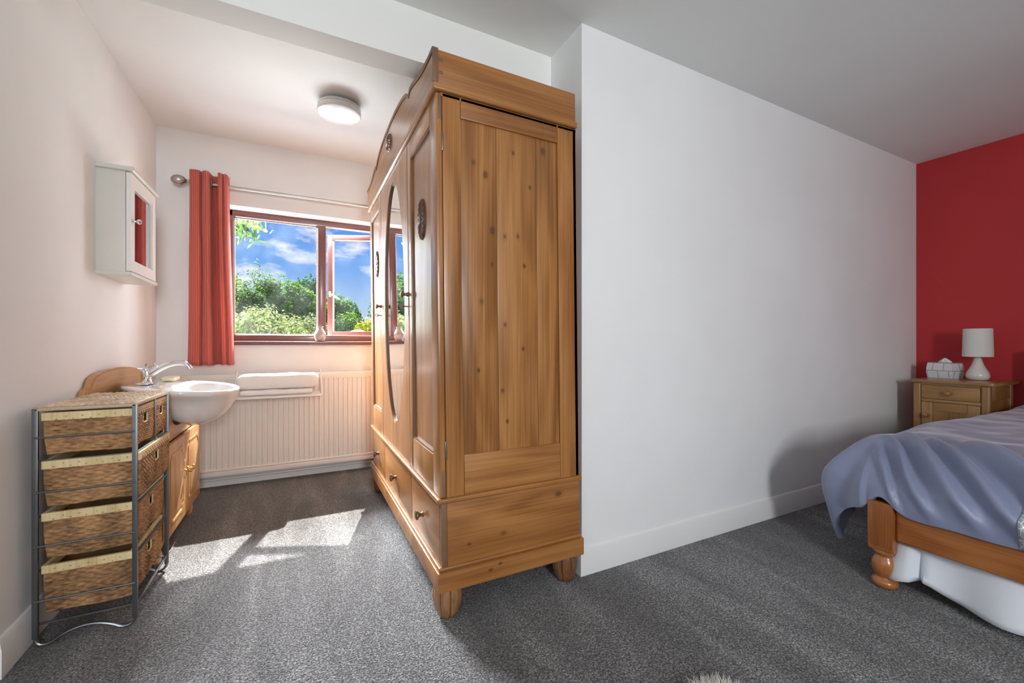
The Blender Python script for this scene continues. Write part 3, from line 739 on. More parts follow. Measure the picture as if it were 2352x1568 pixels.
def basin():
    cy = 2.745; n = 64
    def outline(f, grow=0.0):
        """rim outline: straight back on the wall side, wide rounded front; returns (x,y)"""
        pts = []
        xb, xf = -.765, -.292
        for i in range(n):
            a = 2 * PI * i / n
            c, s = math.cos(a), math.sin(a)
            # superellipse, back half squarer
            e = .62 if c < 0 else .93
            x = -.545 + (xf + .545 if c > 0 else -.545 - xb) * math.copysign(abs(c) ** e, c)
            hw = .318 * (1 - .26 * max(0, (-.50 - x) / .265) ** 1.2)
            y = cy + hw * math.copysign(abs(s) ** e, s)
            pts.append((x, y))
        return [((x + .53) * f - .53, cy + (y - cy) * f) for x, y in pts]
    def rz(x): return .798 - .042 * max(0, (x + .72) / .43)
    bm = bmesh.new(); rings = []
    def ring(f, dz, sx=0.0):
        pts = outline(f); return [bm.verts.new((x + sx, y, rz(x) + dz)) for x, y in pts]
    # outer bowl from the bottom up to the rim; it narrows quickly under the rim slab at the sides
    def ring2(fx, fy, dz):
        return [bm.verts.new(((x + .53) * fx - .53 if x > -.53 else (x + .53) * min(fx, fy) - .53, cy + (y - cy) * fy, rz(x) + dz)) for x, y in outline(1.0)]
    for fx, fy, dz in ((.14, .14, -.188), (.38, .32, -.180), (.60, .48, -.158), (.76, .60, -.125), (.87, .70, -.088), (.935, .79, -.058), (.965, .88, -.038), (.985, .95, -.025), (.996, .99, -.014), (1.0, 1.0, -.006), (.993, .993, 0), (.975, .975, .003)): rings.append(ring2(fx, fy, dz))
    # inner bowl: an ellipse shifted to the front
    def inner(f, dz):
        out = []
        for i in range(n):
            a = 2 * PI * i / n
            x = -.478 + .155 * math.cos(a) * f; y = cy + .262 * math.sin(a) * f
            out.append(bm.verts.new((x, y, rz(x) + dz)))
        return out
    for f, dz in ((1.07, .001), (1.0, -.004), (.95, -.03), (.85, -.075), (.6, -.115), (.25, -.128), (.08, -.131)): rings.append(inner(f, dz))
    for k in range(len(rings) - 1):
        for i in range(n):
            j = (i + 1) % n; bm.faces.new((rings[k][i], rings[k][j], rings[k + 1][j], rings[k + 1][i]))
    bm.faces.new(rings[0]); bm.faces.new(rings[-1]); bmesh.ops.recalc_face_normals(bm, faces=bm.faces)
    t = thing('wash_basin', 'white ceramic semi-recessed wash basin on the pine vanity', 'basin', (-.53, cy, .60))
    obj('bowl', bm, CERAM, t, 50)
    obj('drain', lathe([(.0, .0), (.020, 0), (.020, .004), (.012, .003), (0, .003)], (-.478, cy, .646), 20), CHROME, t)
    # mixer tap
    tx, ty, tz = -.690, cy, .796
    p = thing('mixer_tap', 'chrome mixer tap with cross handles and swan spout on the basin', 'tap', (tx, ty, tz))
    obj('body', lathe([(.030, 0), (.032, .004), (.024, .012), (.020, .03), (.023, .045), (.021, .06), (.012, .070), (.0, .074)], (tx, ty, tz), 24), CHROME, p)
    obj('base_plate', B((tx - .026, ty - .085, tz), (tx + .026, ty + .085, tz + .008), .004), CHROME, p)
    sp = []
    for i in range(17):
        f = i / 16; sp.append((tx + .012 + .150 * f, ty, tz + .045 + .062 * math.sin(PI * .62 * f) - .004 * f))
    sp.append((tx + .172, ty, tz + .086)); sp.append((tx + .180, ty, tz + .072))
    obj('spout', tube(sp, [.016 - .004 * i / 18 for i in range(18)] + [.012], 14, None, 1.15), CHROME, p)
    for s in (-1, 1):
        h = obj('valve', tube([(tx, ty + s * .015, tz + .035), (tx + .008, ty + s * .055, tz + .060), (tx + .012, ty + s * .075, tz + .073)], [.012, .013, .011], 14), CHROME, p)
        c = Vector((tx + .015, ty + s * .085, tz + .080)); dr = Vector((.16, s * .80, .55)).normalized()
        u = dr.cross(Vector((1, 0, 0))).normalized(); v = dr.cross(u)
        bm = bmesh.new()
        for ax in (u, v): tube([c - ax * .026, c - ax * .02, c + ax * .02, c + ax * .026], [.006, .0045, .0045, .006], 8, bm, up=dr)
        tube([c - dr * .012, c + dr * .010], .008, 12, bm, up=(1, 0, 0))
        obj('cross_handle', bm, CHROME, h)
    bm = bmesh.new(); box(bm, (-.665, 2.885, .797), (-.600, 2.985, .820), .010, 4)
    tag(obj('soap_bar', bm, plain('pale_yellow_soap', (.78, .74, .52), .4, var=.05)), 'pale yellow bar of soap beside the chrome tap', 'soap')
basin()

# ------------------------------------------------------------------ wall cabinet
def wall_cabinet():
    t = thing('wall_cabinet', 'small white painted wall cabinet with mirrored door', 'cabinet', (-.77, 2.75, 1.33))
    P = plain('pale_grey_white_paint', (.66, .66, .62), .4, coat=.15, var=.02)
    Pd = plain('white_cabinet_door_paint', (.80, .80, .78), .35, coat=.2, var=.01)
    x0, x1, y0, y1 = -.840, -.720, 2.562, 2.945
    obj('body', B((x0, y0, 1.335), (x1, y1, 1.805), .002), P, t)
    obj('top_moulding', B((x0, y0 - .012, 1.805), (x1 + .032, y1 + .014, 1.826), .006, 3), P, t)
    obj('bottom_moulding', B((x0, y0 - .008, 1.318), (x1 + .026, y1 + .010, 1.336), .005, 3), P, t)
    f = .052
    o4 = [(y0 + .002, 1.340), (y1 - .002, 1.340), (y1 - .002, 1.801), (y0 + .002, 1.801)]; i4 = [(y0 + f, 1.390), (y1 - f, 1.390), (y1 - f, 1.751), (y0 + f, 1.751)]
    d = obj('door', holed(o4, i4, x1 + .002, x1 + .020), Pd, t)
    j4 = [(y0 + f + .008, 1.398), (y1 - f - .008, 1.398), (y1 - f - .008, 1.743), (y0 + f + .008, 1.743)]
    obj('door_bead', holed(i4, j4, x1 + .003, x1 + .014), Pd, d)
    m = obj('mirror', B((x1 + .002, y0 + f + .001, 1.391), (x1 + .006, y1 - f - .001, 1.750)), plain('cabinet_mirror', (.80, .82, .84), .05, 1.0, bump=(9.0, .05, .004)), d); m['label'] = 'mirror glass in the cabinet door'
    k = obj('knob', lathe([(.007, 0), (.005, .003), (.004, .012), (.010, .017), (.0125, .024), (.008, .031), (0, .032)], (x1 + .020, y0 + .030, 1.580), 20, 'x'), CHROME, d); k['label'] = 'small round chrome knob'
wall_cabinet()

# ------------------------------------------------------------------ curtain and pole
def curtain_pole():
    y, z = 3.50, 2.090
    t = thing('curtain_pole', 'brushed steel curtain pole with egg finial above the window', 'curtain pole', (.17, y, z))
    obj('pole', lathe([(.0095, -.655), (.0095, .90)], (0, y, z), 18, 'x'), STEEL, t)
    obj('finial', lathe([(.006, .0), (.012, -.002), (.012, -.010), (.006, -.014), (.010, -.018), (.024, -.030), (.033, -.050), (.035, -.066), (.028, -.086), (.013, -.100), (0, -.103)], (-.652, y, z), 24, 'x'), STEEL, t)
    for x in (-.540, .86):
        obj('bracket', tube([(x, YW, z), (x, y + .008, z)], .007, 10, up=(1, 0, 0)), STEEL, t)
        obj('bracket_plate', lathe([(.022, 0), (.022, .005), (.012, .008)], (x, YW - .008, z), 18, 'y'), STEEL, t)
curtain_pole()
def curtain():
    y0 = 3.498; ztop, zbot = 2.160, .855
    keys = [(-.650, .000), (-.642, -.040), (-.600, -.048), (-.585, -.020), (-.572, -.046), (-.545, -.050), (-.532, .030), (-.517, .045), (-.497, .030), (-.488, -.040), (-.474, -.048), (-.464, -.030), (-.452, -.046), (-.440, -.028), (-.436, .035), (-.447, .05)]
    n = 150; U = []
    pl = []
    def cat(f):
        m = len(keys) - 1; k = min(int(f * m), m - 1); q = f * m - k
        p = [keys[max(0, k - 1)], keys[k], keys[k + 1], keys[min(m, k + 2)]]
        return [.5 * (2 * p[1][d] + (p[2][d] - p[0][d]) * q + (2 * p[0][d] - 5 * p[1][d] + 4 * p[2][d] - p[3][d]) * q * q + (3 * p[1][d] - p[0][d] - 3 * p[2][d] + p[3][d]) * q ** 3) for d in (0, 1)]
    line = [cat(i / n) for i in range(n + 1)]
    L = [0]
    for i in range(n): L.append(L[-1] + math.hypot(line[i + 1][0] - line[i][0], line[i + 1][1] - line[i][1]))
    bm = bmesh.new(); uvl = bm.loops.layers.uv.new('UVMap'); nv = 40; V = []
    for i in range(n + 1):
        col = []
        for j in range(nv + 1):
            h = j / nv; z = ztop + (zbot - ztop) * h; x, dy = line[i]
            spread = 1 + .20 * h ** 1.6
            xx = -.545 + (x + .545) * spread + .010 * h; yy = y0 + dy * (1 - .25 * h) + .006 * math.sin(9 * h + i * .06)
            if h > .93: yy -= .002 * math.sin((h - .93) / .07 * PI)
            col.append(bm.verts.new((xx, yy, z + .003 * math.sin(i * .2) * (1 if j == nv else 0))))
        V.append(col)
    for i in range(n):
        for j in range(nv):
            f = bm.faces.new((V[i][j], V[i + 1][j], V[i + 1][j + 1], V[i][j + 1]))
            for l, (a, b) in zip(f.loops, ((i, j), (i + 1, j), (i + 1, j + 1), (i, j + 1))): l[uvl].uv = (L[a], b / nv)
    t = thing('curtain', 'coral red ribbed eyelet curtain drawn to the left of the window', 'curtain', (-.545, y0, zbot))
    o = obj('cloth', bm, fabric_rib('coral_ribbed_cotton', (.66, .15, .11), (.44, .075, .058)), t, 60)
    sm = o.modifiers.new('thickness', 'SOLIDIFY'); sm.thickness = .0025
    for x, dy, r in ((-.530, 0, 0), (-.490, 0, 0), (-.440, 0, 0)):
        obj('eyelet', tube([(x + .0035 * 0, 3.50 + .021 * math.cos(a), 2.090 + .021 * math.sin(a)) for a in [2 * PI * i / 20 for i in range(20)]], .005, 8, closed=True, up=(1, 0, 0)), STEEL, t)
curtain()

# ------------------------------------------------------------------ radiator, towel rack, towels, vase
def radiator():
    t = thing('radiator', 'wide cream ribbed panel radiator under the window', 'radiator', (.05, 3.52, .09))
    RM = plain('cream_radiator_enamel', (.78, .74, .70), .35, coat=.2, var=.01)
    x0, x1, z0, z1, yf = -.712, .860, .092, .788, 3.470
    pitch = .0335; n = int((x1 - x0 - .02) / pitch)
    pts = []
    for k in range(n + 1):
        xa = x0 + .010 + k * pitch
        for f, d in ((0, .0), (.12, .007), (.36, .007), (.48, .0), (.95, .0)):
            x = xa + f * pitch
            if x < x1 - .01: pts.append((x, yf - d))
    poly = [(x0, yf + .014)] + [(x0, yf)] + pts + [(x1, yf), (x1, yf + .014)]
    obj('ribbed_panel', prism(poly, z0 + .050, z1 - .048, 'z'), RM, t, 20)
    obj('top_band', B((x0, yf - .004, z1 - .050), (x1, yf + .014, z1), .004), RM, t)
    obj('bottom_band', B((x0, yf - .010, z0), (x1, yf + .014, z0 + .036), .007, 3), RM, t)
    obj('seam_band', B((x0, yf - .0115, z0 + .034), (x1, yf + .012, z0 + .052), .006, 3), RM, t)
    obj('top_grille', B((x0, yf + .014, z1 - .012), (x1, yf + .060, z1 - .002), .002), RM, t)
    for x in (x0, x1 - .004): obj('side_panel', B((x, yf + .012, z0 + .02), (x + .004, yf + .062, z1 - .004), .001), RM, t)
    obj('pipe', tube([(x0 + .0, yf + .05, .060), (x1, yf + .05, .060)], .0075, 12), RM, t)
    for x in (-.4, .5): obj('wall_bracket', B((x - .015, yf + .012, .2), (x + .015, YW - .004, .70)), RM, t)
radiator()
def towel_rack():
    t = thing('towel_rack', 'white wire towel shelf hooked over the radiator', 'towel rack', (-.125, 3.37, .64))
    R = plain('white_coated_wire', (.80, .79, .78), .3, .0, coat=.3, var=.01)
    xa, xb = -.378, .146; yb, yf = 3.445, 3.235; z = .645
    obj('shelf_frame', tube([(xa, yb, z), (xa - .012, yf + .02, z - .004), (xa - .006, yf, z - .005), (xb - .004, yf, z - .005), (xb, yf + .02, z - .004), (xb, yb, z)], .0065, 10), R, t)
    for k in range(5):
        y = yf + .035 + k * .042; obj('shelf_wire', tube([(xa, y, z), (xb, y, z)], .0035, 8), R, t)
    for x in (xa, xb):
        obj('hook_arm', tube([(x, yf + .006, z - .003), (x, yb - .012, .790), (x, yb - .004, .806), (x, yb + .012, .812), (x, yb + .034, .803), (x, yb + .040, .775)], .005, 10, up=(1, 0, 0)), R, t)
        obj('hook_stay', tube([(x, yb, .80), (x, yb, z)], .004, 8, up=(1, 0, 0)), R, t)
towel_rack()
def terry(name):
    m, nt, p = mat(name); L = nt.links; tc = N(nt, 'ShaderNodeTexCoord')
    p.inputs['Base Color'].default_value = (.84, .84, .85, 1); p.inputs['Roughness'].default_value = .95; p.inputs['Sheen Weight'].default_value = .3
    ns = N(nt, 'ShaderNodeTexNoise', inp={'Scale': 260.0, 'Detail': 2.0}); L.new(tc.outputs['Object'], ns.inputs['Vector'])
    b = N(nt, 'ShaderNodeBump', inp={'Strength': .6, 'Distance': .004}); L.new(ns.outputs[0], b.inputs['Height']); L.new(b.outputs[0], p.inputs['Normal'])
    return m
TERRY = terry('white_terry_cotton')
def towel(name, x0, x1, y0, y1, z0, z1, layers, label, seed):
    t = thing(name, label, 'towel', ((x0 + x1) / 2, (y0 + y1) / 2, z0), 'folded white towels on the rack')
    hL = (z1 - z0) / layers
    for k in range(layers):
        a, b = z0 + k * hL, z0 + (k + 1) * hL - .001
        bm = bmesh.new(); n, m = 40, 24; rings = []
        for i in range(n + 1):
            f = i / n; x = x0 + (x1 - x0) * f; e = min(1, min(f, 1 - f) * 16) ** .5
            ring = []
            for j in range(m):
                a_ = 2 * PI * j / m; c, s = math.cos(a_), math.sin(a_)
                yy = (y0 + y1) / 2 + (y1 - y0) / 2 * math.copysign(abs(c) ** .35, c) * (.93 + .07 * e)
                zz = (a + b) / 2 + (b - a) / 2 * math.copysign(abs(s) ** .55, s) * (.55 + .45 * e)
                w = .006 * noise.noise(Vector((x * 9 + seed, yy * 8, k * 3.1))) + .003 * noise.noise(Vector((x * 30, yy * 30, seed)))
                ring.append(bm.verts.new((x, yy - w * .5, zz + (w if s > 0 and k == layers - 1 else 0))))
            rings.append(ring)
        for i in range(n):
            for j in range(m):
                q = (j + 1) % m; bm.faces.new((rings[i][j], rings[i][q], rings[i + 1][q], rings[i + 1][j]))
        bm.faces.new(rings[0]); bm.faces.new(rings[-1]); bmesh.ops.recalc_face_normals(bm, faces=bm.faces)
        obj('fold', bm, TERRY, t, 70)
towel('folded_towel', -.345, .085, 3.250, 3.425, .650, .692, 1, 'thin folded white towel lying under the thicker towel', 2.0)
towel('folded_towel', -.360, .124, 3.246, 3.428, .693, .796, 1, 'thick folded white towel on top of the rack', 5.0)
def vase():
    x, y, z = .148, 3.600, 1.018
    m, nt, p = mat('hammered_silver_glaze'); L = nt.links; tc = N(nt, 'ShaderNodeTexCoord')
    p.inputs['Base Color'].default_value = (.42, .40, .39, 1); p.inputs['Roughness'].default_value = .28; p.inputs['Coat Weight'].default_value = .4; p.inputs['Metallic'].default_value = .25
    v = N(nt, 'ShaderNodeTexVoronoi', inp={'Scale': 90.0}); L.new(tc.outputs['Object'], v.inputs['Vector']); b = N(nt, 'ShaderNodeBump', inp={'Strength': .5, 'Distance': .003}); L.new(v.outputs['Distance'], b.inputs['Height']); L.new(b.outputs[0], p.inputs['Normal'])
    t = thing('vase', 'small silvery grey round vase on the window sill', 'vase', (x, y, z))
    obj('body', lathe([(.026, 0), (.030, .004), (.040, .022), (.0435, .040), (.042, .055), (.0435, .058), (.041, .064), (.033, .082), (.023, .097), (.019, .103)], (x, y, z), 32), m, t)
    obj('neck', lathe([(.019, .102), (.020, .108), (.025, .115), (.024, .117), (.017, .109), (.015, .09)], (x, y, z), 32), m, t)
vase()
def ceiling_lamp():
    x, y = .217, 2.70; z = zbay(y)
    t = thing('ceiling_lamp', 'round white flush ceiling lamp in the window bay', 'ceiling lamp', (x, y, z))
    wm = plain('opal_acrylic', (.86, .86, .85), .25, coat=.3, var=.005)
    obj('back_plate', lathe([(.098, -.001), (.100, -.012), (.092, -.022)], (x, y, z), 48), plain('grey_lamp_plate', (.55, .53, .50), .4, var=.02), t)
    obj('rim', lathe([(.100, -.014), (.116, -.018), (.120, -.022), (.120, -.032), (.116, -.035)], (x, y, z), 48), wm, t)
    obj('diffuser', lathe([(.119, -.036), (.1215, -.038), (.1215, -.060), (.119, -.066), (.112, -.069), (.06, -.072), (0, -.073)], (x, y, z), 48), wm, t, 35)
ceiling_lamp()

# ------------------------------------------------------------------ bed
BD, BM_, BL = (.19, .055, .012), (.31, .100, .022), (.42, .165, .045)
def bed():
    t = thing('bed', 'low pine bed frame with turned foot post beside the white wall', 'bed', (3.2, .15, 0))
    Vm = pine('bed_pine_upright', 'z', BD, BM_, BL, rough=.28, coat=.5)
    Ym = pine('bed_pine_rail', 'y', BD, BM_, BL, rough=.33, coat=.3, spots=False)
    Xm = pine('bed_pine_side', 'x', BD, BM_, BL, rough=.33, coat=.3, spots=False)
    xf, yl, yr = 2.161, .853, -.62
    prof = [(.030, 0), (.037, .003), (.043, .012), (.044, .022), (.040, .032), (.028, .038), (.027, .043), (.034, .050), (.041, .068), (.043, .085), (.041, .104), (.034, .120), (.029, .128), (.030, .133), (.038, .138), (.041, .145), (.040, .153), (.036, .157)]
    for y in (yl, yr):
        p = obj('post', B((xf - .043, y - .043, .168), (xf + .043, y + .043, .352), .005), Vm, t)
        bm = prism([(xf - .043, y - .036), (xf - .036, y - .043), (xf + .036, y - .043), (xf + .043, y - .036), (xf + .043, y + .036), (xf + .036, y + .043), (xf - .036, y + .043), (xf - .043, y + .036)], .156, .170, 'z')
        obj('post_collar', bm, Vm, p)
        obj('turned_foot', lathe(prof, (xf, y, 0), 40), Vm, p, 60)
    obj('foot_rail', B((xf - .026, yr + .04, .203), (xf + .014, yl - .043, .332), .012, 3), Ym, t)
    for y in (yl, yr): obj('side_rail', B((xf + .04, y - .016, .203), (4.14, y + .016, .332), .006), Xm, t)
    for y in (yl, yr): obj('head_post', B((4.14, y - .040, 0), (4.215, y + .040, .96), .008), Vm, t)
    obj('headboard', B((4.155, yr + .04, .30), (4.20, yl - .04, .90), .010), Ym, t)
    # mattress stays under the duvet
    tag(obj('mattress', B((2.21, yr + .03, .30), (4.13, yl - .03, .500), .05, 4), plain('white_ticking', (.75, .75, .75), .8, var=.02)), 'white mattress on the pine bed under the duvet', 'mattress')
    # valance sheet: hangs inside the rail and kicks out at the corner pleat
    m = plain('white_valance_cotton', (.70, .74, .80), .85, sheen=.1, bump=(500.0, .2, .001), var=.03)
    bm = bmesh.new(); n, k = 90, 14; V = []
    for i in range(n + 1):
        y = yl - .010 - i / n * 1.44; col = []
        for j in range(k + 1):
            h = j / k; zb = .045 + .028 * math.exp(-((y - .74) / .05) ** 2) - .010 * math.exp(-((y - .55) / .1) ** 2)
            z = .325 + (zb - .325) * h
            x = xf + .040 - .070 * h * (.65 + .35 * math.cos((y - .80) * 21)) + .012 * math.sin(y * 9) * h
            if y > .75: x += -.020 * h + .035 * h * max(0, (y - .79) / .06); 
            if .738 < y < .752: x += .028 * h
            col.append(bm.verts.new((x, y - (.0 if y < .75 else -.02 * h * (y - .75) / .1), z)))
        V.append(col)
    for i in range(n):
        for j in range(k): bm.faces.new((V[i][j], V[i + 1][j], V[i + 1][j + 1], V[i][j + 1]))
    bmesh.ops.recalc_face_normals(bm, faces=bm.faces)
    o = tag(obj('valance_sheet', bm, m, None, 70), 'pale blue white valance sheet hanging below the bed rail', 'bed sheet')
    s = o.modifiers.new('thickness', 'SOLIDIFY'); s.thickness = .003
bed()
def duvet():
    px, py, zt = 2.425, .875, .600
    Rx, Ry = .335, .240
    Lx, Ly = .475, .500
    X1, Y1 = 4.12, -.95
    nx, ny = 210, 210
    # folds: each runs from the mattress corner down and across the foot (dx = drop distance, y)
    folds = [(.02, .86, .40, .60, .030, .021), (.03, .78, .42, .46, .032, .023), (.10, .90, .40, .72, .022, .018), (.00, .66, .43, .27, .045, .022), (-.10, .50, .40, .12, .050, .016), (.18, .92, .42, .82, .018, .014), (.12, .42, .44, -.05, .055, .014)]
    def fold(dx, y):
        h = 0
        for a0, b0, a1, b1, w, amp in folds:
            vx, vy = a1 - a0, b1 - b0; L2 = vx * vx + vy * vy
            s = ((dx - a0) * vx + (y - b0) * vy) / L2; c = min(1, max(0, s))
            d = ((dx - a0) * vy - (y - b0) * vx) / math.sqrt(L2)
            e = max(0, abs(s - .5) - .5) * math.sqrt(L2)
            env = math.exp(-(e / .05) ** 2) * (.3 + .7 * math.sin(PI * (.12 + .76 * c)))
            w *= .85; h += 1.9 * amp * env * (math.exp(-(d / w) ** 2) - .55 * math.exp(-((d - 1.5 * w) / w) ** 2))
        return h
    bm = bmesh.new(); V = []
    for i in range(nx + 1):
        f = i / nx; X = (px - Lx) + (X1 - px + Lx) * (f ** 1.35)
        row = []
        for j in range(ny + 1):
            g = j / ny; Y = (py + Ly) + (Y1 - py - Ly) * (g ** 1.2)
            dx, dy = max(0, px - X), max(0, Y - py)
            dx *= 1 - .13 * math.exp(-((Y - .855) / .055) ** 2)
            d = math.hypot(dx, dy)
            top = zt + .014 * noise.noise(Vector((X * 2.2, Y * 2.2, 1.3))) + .006 * noise.noise(Vector((X * 7, Y * 7, 4.1))) + .010 * min(1, max(0, (X - 3.0)))
            if d < 1e-6:
                p = Vector((X, Y, top)); nrm = Vector((0, 0, 1))
            else:
                ux, uy = -dx / d, dy / d
                Ry_ = Ry + (.065 - Ry) * min(1, max(0, (X - 3.1) / .6))
                R = 1 / math.sqrt((ux / Rx) ** 2 + (uy / Ry_) ** 2)
                R *= 1 + .20 * (2 * ux * uy) ** 2
                th = min(d / R, PI / 2); out = R * math.sin(th); down = R * (1 - math.cos(th)) + max(0, d - R * PI / 2)
                p = Vector((min(X, px) if X > px else px, min(Y, py) if Y < py else py, top))
                p = Vector((X if dx == 0 else px, Y if dy == 0 else py, top)) + Vector((ux * out, uy * out, -down))
                nrm = Vector((ux * math.sin(th), uy * math.sin(th), math.cos(th)))
                # the hem tucks back a little
                hem = max(0, d / .45 - .82); p -= Vector((ux, uy, 0)) * hem * .12
            w = fold(px - X, Y) + .0045 * noise.noise(Vector((X * 11, Y * 11, 7.7))) + .012 * noise.noise(Vector((X * 3.1, Y * 3.1, 2.2)))
            # side ripples on the far side
            if dy > .02 and dx < .05: w += .014 * min(1, max(0, (3.7 - X) / .5)) * math.sin(X * 24 + 2 * noise.noise(Vector((X * 4, 0, 0)))) * min(1, dy / .25)
            # corner pleats
            if dx > .05 and dy > .05:
                ang = math.atan2(dy, dx); w += .020 * math.sin(ang * 9 + .8) * min(1, (d - .1) / .3)
            row.append(bm.verts.new(p + nrm * w))
        V.append(row)
    for i in range(nx):
        for j in range(ny): bm.faces.new((V[i][j], V[i][j + 1], V[i + 1][j + 1], V[i + 1][j]))
    bmesh.ops.recalc_face_normals(bm, faces=bm.faces)
    m, nt, p = mat('blue_grey_sateen'); L = nt.links; tc = N(nt, 'ShaderNodeTexCoord')
    n1 = N(nt, 'ShaderNodeTexNoise', inp={'Scale': 700.0, 'Detail': 2.0}); L.new(tc.outputs['Object'], n1.inputs['Vector'])
    r = ramp(nt, [(.3, (.195, .220, .335)), (.7, (.235, .262, .385))]); L.new(n1.outputs[0], r.inputs[0]); L.new(r.outputs[0], p.inputs['Base Color'])
    p.inputs['Roughness'].default_value = .42; p.inputs['Sheen Weight'].default_value = .35; p.inputs['Sheen Roughness'].default_value = .35; p.inputs['Specular IOR Level'].default_value = .45
    # printed/quilted band positions come from the same grid, so it follows the cloth
    me_pts = [[v.co.copy() for v in row] for row in V]
    t = thing('duvet', 'blue grey sateen duvet draped over the foot of the bed', 'duvet', (3.1, .1, .12))
    o = obj('cover', bm, m, t, 180)
    s = o.modifiers.new('thickness', 'SOLIDIFY'); s.thickness = .028; s.offset = -1
    # silvery patterned band running down the foot
    js = [j for j in range(ny + 1) if .20 < (py + Ly) + (Y1 - py - Ly) * ((j / ny) ** 1.2) < .487]
    b2 = bmesh.new(); W_ = []
    for i in range(0, nx + 1, 2):
        W_.append([b2.verts.new(me_pts[i][j] + Vector((-.004, 0, .003))) for j in js])
    for i in range(len(W_) - 1):
        for j in range(len(js) - 1): b2.faces.new((W_[i][j], W_[i][j + 1], W_[i + 1][j + 1], W_[i + 1][j]))
    bmesh.ops.recalc_face_normals(b2, faces=b2.faces)
    mb, nt, p = mat('silver_jacquard'); L = nt.links; tc = N(nt, 'ShaderNodeTexCoord')
    v = N(nt, 'ShaderNodeTexVoronoi', inp={'Scale': 60.0}, feature='DISTANCE_TO_EDGE'); L.new(tc.outputs['Object'], v.inputs['Vector'])
    r = ramp(nt, [(.03, (.75, .78, .82)), (.10, (.34, .38, .42))]); L.new(v.outputs[0], r.inputs[0]); L.new(r.outputs[0], p.inputs['Base Color']); p.inputs['Roughness'].default_value = .3; p.inputs['Metallic'].default_value = .25
    bo = obj('trim_band', b2, mb, t, 180); bo['label'] = 'silvery patterned band on the duvet'
    s = bo.modifiers.new('thickness', 'SOLIDIFY'); s.thickness = .002
duvet()

